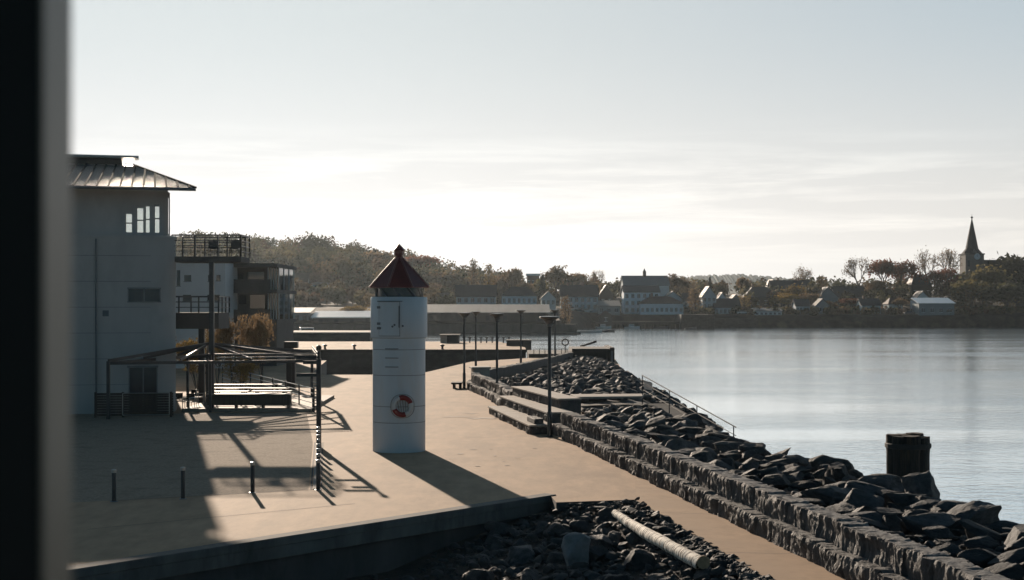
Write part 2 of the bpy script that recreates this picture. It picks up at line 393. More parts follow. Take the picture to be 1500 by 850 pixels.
# gravel court
court = [(-60, 20.4), (-11.2, 39.5), (-6.0, 41.9), (-7.9, 56.4), (-10.4, 72.0), (-60, 69)]
mb = MB(); mb.poly([(x, y, .004) for x, y in court])
tag(mb.build('gravel_court', M['gravel']), kind='structure')
# joints in the slab
mb = MB()
def strip(a, b, wd, z=.008):
    a, b = Vector((*a, z)), Vector((*b, z)); d = (b - a).normalized(); n = Vector((-d.y, d.x, 0)) * wd / 2
    mb.poly([a - n, b - n, b + n, a + n])
j0, j1 = G(128, 776), G(520, 738)
strip(j0[:2], j1[:2], .035)
strip((-11.2, 39.42), (-6.0, 41.82), .05); strip((-5.92, 41.9), (-7.82, 56.4), .05); strip((-5.62, 41.9), (-7.5, 56.4), .04)
strip((-7.3, 70), (-1.6, 70.4), .02); strip((-8.3, 92), (-3.2, 92), .025); strip((-8, 101), (-3.3, 101), .025); strip((-5.9, 48.6), (3.1, 50.8), .016); strip((-7, 57), (2, 59.5), .02); strip((-6, 84), (-2.2, 84), .02); strip((3.9, 37.2), (5.35, 36.9), .02); strip((4.7, 31.2), (6.1, 31.0), .02)
tag(mb.build('pavement_joint', M['joint']), kind='structure')
# old damp stains on the paving
def blot(c, rx, ry, seed):
    rr = random.Random(seed); pts = []
    for i in range(26):
        a_ = 2 * pi * i / 26; k_ = .55 + .75 * rr.random()
        pts.append((c[0] + rx * k_ * cos(a_), c[1] + ry * k_ * sin(a_), .012))
    return pts
ms = MB()
g_ = G(708, 613); ms.poly(blot(g_, .85, .45, 1)); g_ = G(672, 611); ms.poly(blot(g_, .75, .22, 2)); g_ = G(690, 606); ms.poly(blot(g_, .35, .16, 6))
for i_ in range(10):
    g_ = G(rng_s.uniform(660, 800), rng_s.uniform(655, 690)); ms.poly(blot(g_, rng_s.uniform(.05, .2), rng_s.uniform(.04, .14), 60 + i_))
tag(ms.build('pavement_stains', M['stain']), 'dark irregular damp stains on the sunlit paving', 'stains', kind='stuff')
# pale edging of the court
mb = MB()
mb.prism([(-5.88, 41.95), (-5.66, 41.95), (-7.55, 56.4), (-7.78, 56.4)], 0, .02)
tag(mb.build('edging_strip', M['concrete']), kind='structure')
# raised beam along the slab edge
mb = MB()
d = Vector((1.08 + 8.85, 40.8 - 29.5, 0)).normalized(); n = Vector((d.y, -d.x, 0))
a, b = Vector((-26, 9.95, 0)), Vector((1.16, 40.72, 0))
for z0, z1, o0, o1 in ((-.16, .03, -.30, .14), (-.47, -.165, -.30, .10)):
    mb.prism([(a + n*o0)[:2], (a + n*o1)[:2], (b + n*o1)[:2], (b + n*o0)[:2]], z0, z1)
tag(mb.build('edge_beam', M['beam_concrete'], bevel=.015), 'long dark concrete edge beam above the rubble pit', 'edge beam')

rng = random.Random(7)
def pit_z(x, y):
    # deepest at the near left, rising to the path on the right and to the far corner
    e = 5.1 + (28 - y) * .1413 if y < 39.75 else 3.44      # x of the path edge at this y
    t = max(0, min(1, (e - x) / 7.0))
    far = max(0, min(1, (y - 33) / 6))
    z = -.12 - 1.25 * t ** .9 + .22 * far
    return z + .10 * noise.noise(Vector((x * .5, y * .5, 3)))
mb = MB()
nx, ny = 50, 50
for j in range(ny + 1):
    for i in range(nx + 1):
        x = -30 + 42 * i / nx; y = -6 + 47.5 * j / ny
        mb.v.append((x, y, min(-.12, pit_z(x, y))))
for j in range(ny):
    for i in range(nx):
        k = j * (nx + 1) + i; mb.face((k, k + 1, k + nx + 2, k + nx + 1))
tag(mb.build('pit_ground', M['soil'], smooth=180), kind='structure')

# ------------------------------------------------------------------ rocks
def rock_mesh(seed, sub=4, cuts=14, rough=.075):
    r = random.Random(seed)
    bm = bmesh.new(); bmesh.ops.create_icosphere(bm, subdivisions=sub, radius=1)
    pl = []
    for _ in range(cuts):
        nv = Vector((r.gauss(0, 1), r.gauss(0, 1), r.gauss(0, .8))).normalized(); pl.append((nv, r.uniform(.38, .80)))
    off = Vector((r.uniform(0, 90), r.uniform(0, 90), r.uniform(0, 90)))
    for v in bm.verts:
        for nv, dd in pl:
            t = v.co.dot(nv)
            if t > dd: v.co -= nv * (t - dd)
        c = v.co
        k = 1 + rough * 1.6 * noise.noise(c * 1.7 + off) + rough * .9 * noise.noise(c * 4.5 + off) + rough * .45 * noise.noise(c * 11 + off)
        v.co = c * k
    me = bpy.data.meshes.new('boulder'); bm.to_mesh(me); bm.free()
    me.polygons.foreach_set('use_smooth', [True] * len(me.polygons)); me.set_sharp_from_angle(angle=R(38))
    return me
ROCKS = [rock_mesh(100 + i) for i in range(12)]
for me in ROCKS: me.materials.append(M['rock'])
PALE = [rock_mesh(140 + i) for i in range(2)]
for me in PALE: me.materials.append(M['pale_rock'])
SMALL = [rock_mesh(200 + i, 2, 12, .09) for i in range(8)]
def boulder(name, loc, size, label, group, rot=None, meshes=ROCKS, cat='boulder'):
    o = bpy.data.objects.new(name, rng.choice(meshes)); COL.objects.link(o)
    o.location = loc; o.scale = size
    o.rotation_euler = rot if rot else (rng.uniform(-.5, .5), rng.uniform(-.5, .5), rng.uniform(0, 6.28))
    return tag(o, label, cat, group)
def rock_stuff(name, items, mats, label, cat):
    """many small stones as one object"""
    mb = MB()
    for loc, s in items:
        me = rng.choice(SMALL)
        mt = Matrix.LocRotScale(Vector(loc), Matrix.Rotation(rng.uniform(0, 6.28), 3, 'Z') @ Matrix.Rotation(rng.uniform(-.8, .8), 3, 'X'), Vector((s*rng.uniform(.8, 1.4), s*rng.uniform(.7, 1.1), s*rng.uniform(.45, .8))))
        k = len(mb.v)
        mb.v += [tuple(mt @ v.co) for v in me.vertices]
        for p in me.polygons: mb.face(tuple(k + i for i in p.vertices))
    return tag(mb.build(name, mats), label, cat, kind='stuff')

# bank between the wall and the sea: (Y, inner x, outer x, crest height)
def wall_x(y):                     # base line of the long wall
    return 1.7 + (59.8 - y) * .1541
BANK = [(12, 9.9, 14.6, .62), (22, 8.5, 13.4, .60), (28, 7.6, 12.0, .58), (32.5, 6.9, 11.3, .50), (36, 6.3, 10.8, .44), (42, 5.4, 10.7, .40), (50, 4.2, 8.8, .42), (56, 3.3, 8.0, .42),
        (62, 2.9, 7.5, .5), (68, 2.7, 7.2, .42), (73, 2.2, 7.0, .38), (79, .3, 7.4, .42), (86, -1.0, 7.7, .5), (92, -1.7, 7.9, .55), (98, -1.4, 8.0, .55), (106, .6, 8.2, .5), (120, 3.0, 8.4, .45), (137, 5.2, 8.6, .35), (150, 8.0, 9.2, .2)]
def bank_at(y):
    for p, q in zip(BANK, BANK[1:]):
        if p[0] <= y <= q[0]:
            t = (y - p[0]) / (q[0] - p[0]); return [p[i] + (q[i] - p[i]) * t for i in (1, 2, 3)]
    return list(BANK[-1][1:])
mb = MB(); ys = [12 + 1.34 * i for i in range(101)]
TS = [(0, .55), (.15, .75), (.35, .85), (.6, .95), (.85, 1.0), (1.0, .85), (1.2, -.3), (1.5, -2.0), (1.9, -4.2)]
def bank_z(y, t):
    xi, xo, cz = bank_at(y)
    for (a, za), (b, zb) in zip(TS, TS[1:]):
        if a <= t <= b:
            k = (t - a) / (b - a)
            f = lambda q: q * cz if q > 0 else q
            return f(za) * (1 - k) + f(zb) * k - .32
    return -4
for y in ys:
    xi, xo, cz = bank_at(y)
    for t, _ in TS:
        mb.v.append((xi + (xo - xi) * t, y, bank_z(y, t)))
q = len(TS)
for j in range(len(ys) - 1):
    for i in range(q - 1):
        k = j * q + i; mb.face((k, k + 1, k + q + 1, k + q))
tag(mb.build('bank_ground', M['rubble'], smooth=180), kind='structure')

small_bank, far_bank = [], []
lab = 'dark rough granite boulder in the sea bank behind the long stone wall'
grp = 'boulders of the sea bank'
count = 0; cand = []
y = 21.5
while y < 73:
    xi, xo, cz = bank_at(y); wd = xo - xi
    n = int(wd / .76) + 2
    for i in range(n):
        t = (i + rng.uniform(.1, .9)) / (n - 1.2)
        if t > 1.25: continue
        s = rng.uniform(.28, .56) if rng.random() < .78 else rng.uniform(.5, .8)
        if t < .14: s *= .6
        x = xi + wd * t + rng.uniform(-.1, .1); yy = y + rng.uniform(-.5, .5)
        if 66 < yy < 79: s *= .62
        z = bank_z(yy, min(t, 1.85)) + s * .22 + .08
        if t > .8: z += .05
        cand.append((s / yy, (x, yy, z), (s * rng.uniform(1.05, 1.75), s * rng.uniform(.75, 1.15), s * rng.uniform(.42, .7)), lab, grp,
                     (rng.uniform(-.35, .35), rng.uniform(-.35, .35), rng.uniform(-.6, .9) + (pi if rng.random() < .5 else 0))))
        count += 1
    for _ in range(int(wd * 5)):
        t = rng.uniform(0, 1.1); small_bank.append(((xi + wd * t, y + rng.uniform(-.6, .6), bank_z(y, t) + .1), rng.uniform(.08, .24)))
    y += .90 + y * .004
# named boulders that stand out
boulder('boulder', (10.75, 37.6, .46), (.75, .6, .62), 'big square-edged boulder tilted up right of the timber piles', None, rot=(.2, -.55, .5))
boulder('boulder', (9.7, 42.4, .36), (.6, .6, .5), 'large rounded boulder on the bank crest left of the timber piles', None, rot=(.1, .2, .3))
boulder('boulder', (8.3, 49.0, .45), (.8, .5, .38), 'long flat boulder on the sea bank crest near the end of the handrail', None, rot=(.1, .15, .2))
# headland: 45 larger stones as things, the rest as one mass
for i in range(45):
    yy = rng.uniform(80, 112); xi, xo, cz = bank_at(yy); t = rng.uniform(.08, 1.1); s = rng.uniform(.45, .8)
    cand.append((s / yy, (xi + (xo - xi) * t, yy, bank_z(yy, t) + .22), (s * 1.2, s * .9, s * .62), 'dark boulder heaped on the headland behind the curved wall', 'boulders heaped on the headland', None))
cand.sort(key=lambda c: -c[0])
for c in cand[:292]: boulder('boulder', c[1], c[2], c[3], c[4], rot=c[5])
for c in cand[292:]: far_bank.append((c[1], c[2][1] * 1.1))
for i in range(1500):
    yy = rng.uniform(79, 137); xi, xo, cz = bank_at(yy); t = rng.uniform(.03, 1.7)
    mound = .22 * max(0, sin(pi * min(1, t))) * min(1, (yy - 78) / 8)
    far_bank.append(((xi + (xo - xi) * t, yy, bank_z(yy, t) + .2 + mound * rng.uniform(.2, 1)), rng.uniform(.22, .6)))
rock_stuff('riprap_stones', far_bank, M['rock'], 'mass of dark riprap stones covering the far headland', 'riprap')
rock_stuff('bank_rubble', small_bank, M['rubble'], 'small dark stones filling the gaps of the sea bank', 'rubble')

# rubble pit
def in_pit(x, y):
    if y > 39.6: return False
    e = 5.1 + (28 - y) * .1413 if y < 39.75 else 3.4
    if x > e - .05: return False
    if x > 1.2: return y < 39.3
    return y < 29.5 + (x + 8.85) * 1.138 - .5
items = []
while len(items) < 3600:
    x, yy = rng.uniform(-5, 7), rng.uniform(22, 40)
    if not in_pit(x, yy): continue
    if x < -1.8 and rng.random() < .75: continue
    s = rng.uniform(.04, .12) if rng.random() < .82 else rng.uniform(.13, .26)
    items.append(((x, yy, pit_z(x, yy) + s * .3), s))
for _ in range(900):
    yy = rng.uniform(24, 39.5); e = 5.1 + (28 - yy) * .1413; x = e - abs(rng.gauss(0, .28)) + .04; s = rng.uniform(.05, .13)
    items.append(((x, yy, -.06 - .25 * (e - x) + rng.uniform(-.03, .04)), s))
for _ in range(160):
    x = rng.uniform(1.5, 3.4); items.append(((x, 39.3 + .25 * (x - 1.2) - abs(rng.gauss(0, .35)), rng.uniform(-.22, -.05)), rng.uniform(.06, .14)))
rock_stuff('pit_rubble', items, M['rubble'], 'loose dark rubble filling the pit beside the path', 'rubble')
placed = 0
while placed < 46:
    x, yy = rng.uniform(-3.5, 6.6), rng.uniform(23.5, 38.8)
    if not in_pit(x + .3, yy + .3): continue
    e = 5.1 + (28 - yy) * .1413
    s = rng.uniform(.2, .46) if x < e - 1.4 else rng.uniform(.12, .2)
    boulder('loose_rock', (x, yy, min(pit_z(x, yy) + s * .35, .12 - s * .6)), (s * 1.25, s, s * .75), 'dark loose rock lying in the rubble pit', 'loose rocks of the rubble pit', cat='rock')
    placed += 1
p = G(846, 826, -.55)
boulder('loose_rock', (p.x, p.y + .2, -.42), (.56, .5, .56), 'largest pale grey boulder standing in the rubble pit', None, rot=(.15, -.1, .4), meshes=PALE, cat='rock')
p = G(940, 832, -.45)
boulder('loose_rock', (p.x, p.y + .2, -.45), (.62, .45, .4), 'broad dark boulder in the pit just left of the birch log', None, rot=(.1, .2, .9), cat='rock')
p = G(735, 752, -.5)
boulder('loose_rock', (p.x, p.y, -.5), (.4, .3, .22), 'flat brown slab under the end of the edge beam', None, rot=(.1, .1, .2), cat='rock')
p = G(612, 800, -.9)
boulder('loose_rock', (p.x, p.y, -.85), (.3, .24, .26), 'lone angular stone in shade beneath the edge beam', None, rot=(.4, .1, .7), meshes=PALE, cat='rock')

# birch log
la, lb = Vector((2.66, 36.7, .06)), Vector((4.02, 29.9, .02))
root = thing('birch_log', 'pale weathered birch log lying across the rubble beside the path', 'log', la)
mb = MB(); D = lb - la; dn = D.normalized(); ux = dn.orthogonal().normalized(); uy = dn.cross(ux); NL, NR = 90, 20
for i in range(NL + 1):
    t = i / NL; c = D * t + Vector((0, 0, .03 * sin(t * 3))) + ux * .09 * sin(t * 2.6) + uy * .03 * sin(t * 7)
    for k in range(NR):
        a = 2 * pi * k / NR; r = (.10 + .045 * min(1, t * 2.2)) * (1 + .10 * noise.noise(Vector((t * 5, 4, 2))))
        r += .014 * noise.noise(Vector((cos(a) * 1.5, sin(a) * 1.5, t * 22))) - .012 * max(0, noise.noise(Vector((cos(a) * 2, sin(a) * 2, t * 30 + 9))) - .15)
        mb.v.append(tuple(c + ux * r * cos(a) + uy * r * sin(a)))
for i in range(NL):
    for k in range(NR):
        j = (k + 1) % NR; mb.face((i*NR + k, i*NR + j, (i+1)*NR + j, (i+1)*NR + k))
mb.build('bark', M['log_bark'], root, smooth=60)
mb = MB(); mb.tube(D * .999, D * 1.004, .142, n=20); mb.build('cut_end', M['log_end'], root)
mb = MB()
for t, a in ((.3, .8), (.55, 2.0), (.8, 1.2)):
    c = D * t; dr = ux * cos(a) + uy * sin(a); mb.tube(c + dr * .14, c + dr * .24 + dn * .03, .03, .022, n=8)
mb.build('branch_stub', M['log_end'], root)

# ------------------------------------------------------------------ stone walls
def resample(pts, ds):
    out = []; pts = [Vector(p) for p in pts]
    for a, b in zip(pts, pts[1:]):
        n = max(1, int((b - a).length / ds))
        for i in range(n): out.append(a + (b - a) * (i / n))
    out.append(pts[-1]); return out
def smooth_path(pts, it=2):
    pts = [Vector(p) for p in pts]
    for _ in range(it):
        q = [pts[0]]
        for a, b in zip(pts, pts[1:]): q += [a * .75 + b * .25, a * .25 + b * .75]
        q.append(pts[-1]); pts = q
    return pts
def course(path, inset, z0, z1, depth, seed, ds=.05, amp=1.0):
    """a course of split granite blocks swept along a path; outward is on the left of travel"""
    r = random.Random(seed); pts = resample(path, ds); n = len(pts)
    joints = []; s = 0.0; L = sum((b - a).length for a, b in zip(pts, pts[1:]))
    while s < L: s += r.uniform(.3, 1.1); joints.append((s, r.uniform(-.045, .045), r.uniform(-.04, .025)))
    mb = MB(); ji = 0; s = 0.0
    nf = max(5, int((z1 - z0) / .06)); ntop = max(3, int(depth / .09))
    for i, p in enumerate(pts):
        d = (pts[min(i + 1, n - 1)] - pts[max(i - 1, 0)]).normalized(); nv = Vector((-d.y, d.x))
        if i: s += (p - pts[i-1]).length
        while ji < len(joints) - 1 and s > joints[ji][0]: ji += 1
        prev = joints[ji-1][0] if ji else 0
        e = min(s - prev, joints[ji][0] - s); gr = max(0, 1 - e / .04)
        off, dz = joints[ji][1], joints[ji][2]
        def P(o, z, k):
            q = p + nv * (-inset + o); mb.v.append((q.x, q.y, z))
        for k in range(nf + 1):
            z = z0 + (z1 + dz - z0) * k / nf
            v = Vector((s * 4.6, z * 2.6, seed + off * 90)); v2 = Vector((s * 13, z * 8, seed + 4))
            o = off + amp * (.07 * noise.noise(Vector((s * 1.1, z * 2.2, seed + 20))) + .055 * noise.noise(v) + .035 * noise.noise(v2) + .022 * noise.noise(Vector((s * 34, z * 13, seed + 2)))) - .045 * gr
            if k == nf: o -= .03 + .03 * noise.noise(Vector((s * 9, 0, seed + 12)))
            P(o, z - (.02 * gr if k == nf else 0), k)
        for k in range(1, ntop + 1):
            t = k / ntop; v = Vector((s * 6, t * 5, seed + 7))
            P(-depth * t, z1 + dz + .04 * noise.noise(v) + .018 * noise.noise(v * 3.1) - .015 * gr, k)
        P(-depth, z0, 0)
    q = nf + 1 + ntop + 1
    for i in range(n - 1):
        for k in range(q - 1):
            a = i * q + k
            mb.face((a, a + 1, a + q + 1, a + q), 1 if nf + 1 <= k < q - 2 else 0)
    mb.face(tuple(range(q))); mb.face(tuple((n - 1) * q + q - 1 - k for k in range(q)))
    return mb
def wall_thing(name, label, path, seed, h0=.44, h1=.95, setb=.34, amp=1.0, ds=.05):
    t = thing(name, label, 'stone wall')
    course(path, 0, -.05, h0, .5, seed, ds, amp).build('plinth', [M['granite'], M['granite_lit_top']], t, smooth=40)
    course(path, setb, h0 - .08, h1, .52, seed + 3, ds, amp).build('upper_course', [M['granite'], M['granite_lit_top']], t, smooth=40)
    return t
# outward must be left of travel: travel from near to far puts the plaza (smaller x) on the left
wall_thing('stone_wall', 'long two-tier wall of rough split granite along the path', [(8.95, 13), (6.6, 28), (1.72, 60.0)], 11, ds=.038)
hp = smooth_path([(-.45, 73.6), (-1.05, 80), (-1.8, 86), (-2.75, 91), (-3.05, 95), (-2.6, 99.5), (-.5, 106), (6.4, 145)])
wall_thing('stone_wall', 'curved low granite wall round the rocky headland', hp, 31, .42, .98, .3, ds=.09)

# seating steps
t = thing('seating_steps', 'three broad granite seating steps with pale tops beside the nearest street lamp', 'steps')
for (a, b, z0, z1, dp) in (((.78, 59.9), (-1.16, 71.4), -.05, .40, 1.1), ((1.56, 61.4), (-.62, 72.8), -.02, .83, 1.1), ((2.12, 63.6), (.0, 73.4), .0, 1.28, 1.0)):
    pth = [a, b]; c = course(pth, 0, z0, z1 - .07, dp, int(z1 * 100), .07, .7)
    o = c.build('step', [M['granite'], M['granite_lit_top']], t, smooth=40)
    mb = MB(); A, B = Vector(a), Vector(b); d = (B - A).normalized(); nv = Vector((-d.y, d.x))
    mb.prism([(A + nv*.06 - d*.03)[:], (B + nv*.06 + d*.03)[:], (B - nv*(dp+.02) + d*.03)[:], (A - nv*(dp+.02) - d*.03)[:]][::-1], z1 - .075, z1)
    mb.build('capstone', M['concrete'], o, bevel=.012)
mb = MB(); mb.prism([(.95, 60.3), (1.35, 60.5), (1.05, 62.2), (.65, 62.0)], 0, .62)
tag(mb.build('stone_block', M['granite'], bevel=.03), 'small square granite block at the end of the lowest seating step', 'stone block')
mb = MB(); mb.prism([(-2.55, 95.5), (-1.5, 95.9), (-1.7, 97.4), (-2.8, 97)], 0, 1.2); mb.prism([(-2.7, 95.3), (-1.4, 95.8), (-1.6, 97.6), (-2.95, 97.1)], 1.2, 1.32)
tag(mb.build('stone_block', M['concrete'], bevel=.03), 'pale-capped stone block at the tip of the curved wall', 'stone block')
mb = MB(); p = G(672, 570); mb.prism([(p.x - .5, p.y), (p.x + .2, p.y), (p.x + .2, p.y + 1.5), (p.x - .5, p.y + 1.5)], .3, .42); mb.box((p.x - .4, p.y + .1, 0), (p.x - .25, p.y + 1.4, .3)); mb.box((p.x + .0, p.y + .1, 0), (p.x + .15, p.y + 1.4, .3))
tag(mb.build('bench', M['timber_dark'], bevel=.01), 'low dark bench at the foot of the farthest plaza lamp', 'bench')

# landing slab and sloping rail
mb = MB(); mb.prism([(3.4, 75.8), (7.0, 76.4), (7.3, 78.6), (3.2, 78.2)], .46, .58)
tag(mb.build('landing_slab', M['concrete'], bevel=.02), 'flat pale concrete landing crossing the rocks to the bathing rail', 'landing')
mb = MB(); a, b = Vector((7.35, 77.5, .1)), Vector((10.9, 62.5, -1.9)); n = Vector((.9, .2, 0))
mb.poly([a, b, b + n * 1.4, a + n * 1.4]); mb.poly([a + n*1.4 - Vector((0,0,.25)), b + n*1.4 - Vector((0,0,.25)), b - Vector((0,0,.25)), a - Vector((0,0,.25))])
mb.poly([b, a, a - Vector((0,0,.25)), b - Vector((0,0,.25))]); mb.poly([a + n*1.4, b + n*1.4, b + n*1.4 - Vector((0,0,.25)), a + n*1.4 - Vector((0,0,.25))])
tag(mb.build('bathing_ramp', M['dark_concrete']), 'dark sloping concrete bathing ramp down to the water under the rail', 'ramp')
t = thing('handrail', 'thin steel handrail sloping down over the rocks to the water', 'handrail')
A, B = W(941, 550, 77.3), W(1078, 626, 63.5)
A0 = Vector((A.x, A.y, .5))
for k, f in enumerate((0, .33, .63, .98)):
    q = A.lerp(B, f); mb = MB(); mb.tube((q.x, q.y, q.z - 1.7), q, .026, n=8); mb.build('post', M['rail_paint'], t)
mb = MB(); mb.tube(A, B, .028, n=8); mb.build('top_rail', M['rail_paint'], t, smooth=60)
for dz in (.38, .76):
    mb = MB(); mb.tube(A - Vector((0, 0, dz)), B - Vector((0, 0, dz)), .018, n=6); mb.build('lower_rail', M['rail_paint'], t)
mb = MB(); q = A.lerp(B, .02); q2 = A.lerp(B, .125)
mb.poly([q + Vector((0, -.03, -.28)), q2 + Vector((0, -.03, -.12)), q2 + Vector((0, -.03, -.52)), q + Vector((0, -.03, -.68))])
mb.poly([q + Vector((0, -.05, -.68)), q2 + Vector((0, -.05, -.52)), q2 + Vector((0, -.05, -.12)), q + Vector((0, -.05, -.28))])
tag(mb.build('notice_board', M['sign_blue']), 'small blue-grey notice board fixed to the top of the handrail', 'sign')

# timber piles
t = thing('timber_dolphin', 'stout dark cluster of weathered timber piles standing beyond the boulders', 'mooring piles', (12.25, 44.0, -3.4))
for i in range(9):
    if i == 0: x = y = 0
    else: x, y = .42 * cos(i * pi / 4), .42 * sin(i * pi / 4)
    mb = MB(); top = 4.82 + rng.uniform(-.06, .04); r = .245; NR, NZ = 12, 26
    for k in range(NZ + 1):
        for j in range(NR):
            a = 2 * pi * j / NR; rr = r * (1 + .10 * noise.noise(Vector((cos(a) * 2 + i * 9, sin(a) * 2, k * .22)))) + (.02 if k > NZ - 3 else 0)
            mb.v.append((x + rr * cos(a), y + rr * sin(a), top * k / NZ + (.05 * noise.noise(Vector((cos(a) * 3 + i, sin(a) * 3, 0))) if k == NZ else 0)))
    for k in range(NZ):
        for j in range(NR):
            jj = (j + 1) % NR; mb.face((k*NR + j, k*NR + jj, (k+1)*NR + jj, (k+1)*NR + j))
    mb.face(tuple(NZ * NR + j for j in range(NR)))
    mb.build('pile', M['pile'], t, smooth=50)
mb = MB(); mb.lathe([(.67, 4.42), (.70, 4.44), (.70, 4.56), (.67, 4.58)], 24); mb.build('iron_band', M['bulkhead'], t)

# steel bulkhead at the end of the headland
t = thing('bulkhead', 'dark steel bulkhead ending the rocky headland', 'bulkhead')
mb = MB(); x0, x1 = XA(838, 138), XA(893, 138)
mb.box((x0, 138, -3.2), (x1, 146, ZA(511, 138))); 
for i in range(9):
    x = x0 + (x1 - x0) * (i + .5) / 9; mb.box((x - .12, 137.85, -3.2), (x + .12, 138.0, ZA(513, 138)))
mb.build('sheet_wall', M['bulkhead'], t)
mb = MB(); mb.box((x1 + .003, 137.6, -3.2), (x1 + .45, 146, ZA(509, 138))); mb.build('end_frame', M['bulkhead'], t)
mb = MB(); mb.box((x1 + .08, 137.55, -.6), (x1 + .3, 137.597, 1.1)); mb.build('depth_board', M['grey_steel'], t)

# ------------------------------------------------------------------ street lamps
def make_lamp():
    t = thing('street_lamp', 'lamp', 'street lamp', (0, 0, 0), 0, 'tall black lamps along the sea wall')
    mb = MB(); mb.lathe([(.10, 0), (.10, 1.0), (.075, 1.05), (.07, 4.62)], 14); mb.build('pole', M['black_steel'], t, smooth=50)
    mb = MB(); mb.lathe([(.17, 0), (.17, .02), (.12, .05)], 16); mb.build('base_plate', M['black_steel'], t)
    mb = MB(); mb.lathe([(.07, 4.56), (.12, 4.6), (.12, 4.66), (.05, 4.70)], 14); mb.build('collar', M['grey_steel'], t, smooth=50)
    mb = MB(); mb.lathe([(.11, 4.68), (.20, 4.80), (.22, 4.86)], 18); mb.build('bulb', M['grey_steel'], t, smooth=60)
    mb = MB(); mb.lathe([(.22, 4.84), (.40, 4.92), (.42, 4.95), (.405, 4.975), (.12, 5.0)], 28)
    o = mb.build('lamp_shade', M['lamp_top'], t, smooth=50)
    for i in range(3):
        a = 2 * pi * i / 3 + .5; mb = MB(); mb.bar((.09 * cos(a), .09 * sin(a), 4.62), (.30 * cos(a), .30 * sin(a), 4.875), .025, .025); mb.build('bracket', M['grey_steel'], t)
    return t
lamp = make_lamp()
lamps = [(XA(805, 59.0), 59.0, 0, 'nearest and tallest black street lamp beside the seating steps'),
         (XA(728, 82.0), 82.0, 0, 'black street lamp in front of the curved wall, second nearest'),
         (XA(680, 93.2), 93.2, 0, 'black street lamp at the bench by the tip of the curved wall'),
         (XA(697, 118), 118, 0, 'far black street lamp seen just right of the lamp at the bench'),
         (XA(763, 121), 121, .1, 'far black street lamp rising behind the rocks of the headland'),
         (XA(813, 127), 127, .1, 'farthest black street lamp, half hidden behind the nearest lamp')]
for i, (x, y, z, lb) in enumerate(lamps):
    o = lamp if i == 0 else copy_tree(lamp)
    o.location = (x, y, z); o['label'] = lb; o.rotation_euler.z = rng.uniform(0, 6)

# ------------------------------------------------------------------ lighthouse
LX, LY = XA(584.5, 53.3), 53.3
t = thing('lighthouse', 'white steel lighthouse tower with dark red pointed roof on the plaza', 'lighthouse', (LX, LY, 0))
r0, r1 = .985, 1.06
mb = MB()
prof = [(r0, 0)]
for z in (1.1, 1.7, 2.85, 3.8):
    prof += [(r0, z - .012), (r0 - .008, z - .006), (r0 - .008, z + .006), (r0, z + .012)]
prof += [(r0, 4.235), (r1 - .01, 4.24), (r1, 4.27), (r1, 5.72), (r1 - .02, 5.75)]
mb.lathe(prof, 64); mb.build('tower', M['white_paint'], t, smooth=35)
for z in (1.1, 1.7, 2.85, 3.8, 4.23):
    mb = MB(); mb.lathe([(r0 - .004, z - .011), (r0 + .005, z - .007), (r0 + .005, z + .007), (r0 - .004, z + .011)], 64); mb.build('weld_seam', M['seam'], t, smooth=35)
def curved_panel(mb, r, a0, a1, z0, z1, th, n=12):
    """raised plate on the tower; angle 0 faces the camera (-Y)"""
    k = len(mb.v)
    for i in range(n + 1):
        a = a0 + (a1 - a0) * i / n
        for rr in (r, r + th):
            for z in (z0, z1): mb.v.append((rr * sin(a), -rr * cos(a), z))
    for i in range(n):
        b = k + i * 4; c = b + 4
        mb.face((b+2, c+2, c+3, b+3)); mb.face((b+3, c+3, c+1, b+1)); mb.face((b, c, c+2, b+2))
    mb.face((k, k+2, k+3, k+1)); e = k + n * 4; mb.face((e, e+1, e+3, e+2))
def ang(px): return math.asin(max(-1, min(1, (px - 584) / 42)))
mb = MB(); curved_panel(mb, r1, ang(558), ang(588), 4.32, 5.56, .022); d = mb.build('door', M['white_paint'], t, smooth=35)
mb = MB(); curved_panel(mb, r1, ang(557.2), ang(588.8), 4.30, 5.585, .006); mb.build('door_seal', M['seam'], d)
mb = MB(); a = ang(587.5); mb.tube((( r1+.06)*sin(a), -(r1+.06)*cos(a), 4.62), ((r1+.06)*sin(a), -(r1+.06)*cos(a), 5.42), .022, n=8)
for z in (4.68, 4.95, 5.36): mb.tube((r1*sin(a), -r1*cos(a), z), ((r1+.06)*sin(a), -(r1+.06)*cos(a), z), .014, n=6)
mb.build('handle', M['grey_steel'], d)
for z in (4.55, 4.72, 5.32):
    mb = MB(); curved_panel(mb, r1 + .022, ang(555.5), ang(560), z, z + .09, .025, 3); mb.build('hinge', M['grey_steel'], d)
mb = MB(); curved_panel(mb, r1, ang(556), ang(592), 5.57, 5.605, .05); mb.build('drip_rail', M['seam'], t)
mb = MB(); a = ang(592); 
for px, z in ((592.5, 4.68), (581, 4.72), (578, 4.66), (560, 4.6)):
    a = ang(px); mb.tube((r1*sin(a), -r1*cos(a), z), ((r1+.05)*sin(a), -(r1+.05)*cos(a), z), .04, n=8)
mb.build('bolt', M['grey_steel'], t)
for z in (3.80 + .04, 3.50, 3.17):
    mb = MB(); a0, a1 = ang(567), ang(586)
    mb.tube((r0*sin(a0), -r0*cos(a0), z), ((r0+.07)*sin(a0), -(r0+.07)*cos(a0), z), .014, n=6)
    mb.tube(((r0+.07)*sin(a0), -(r0+.07)*cos(a0), z), ((r0+.07)*sin(a1), -(r0+.07)*cos(a1), z), .014, n=6)
    mb.tube((r0*sin(a1), -r0*cos(a1), z), ((r0+.07)*sin(a1), -(r0+.07)*cos(a1), z), .014, n=6)
    mb.build('rung', M['grey_steel'], t)
mb = MB(); mb.lathe([(.86, 5.74), (.86, 6.13)], 40); mb.build('lantern_glass', M['dark_glass'], t, smooth=35)
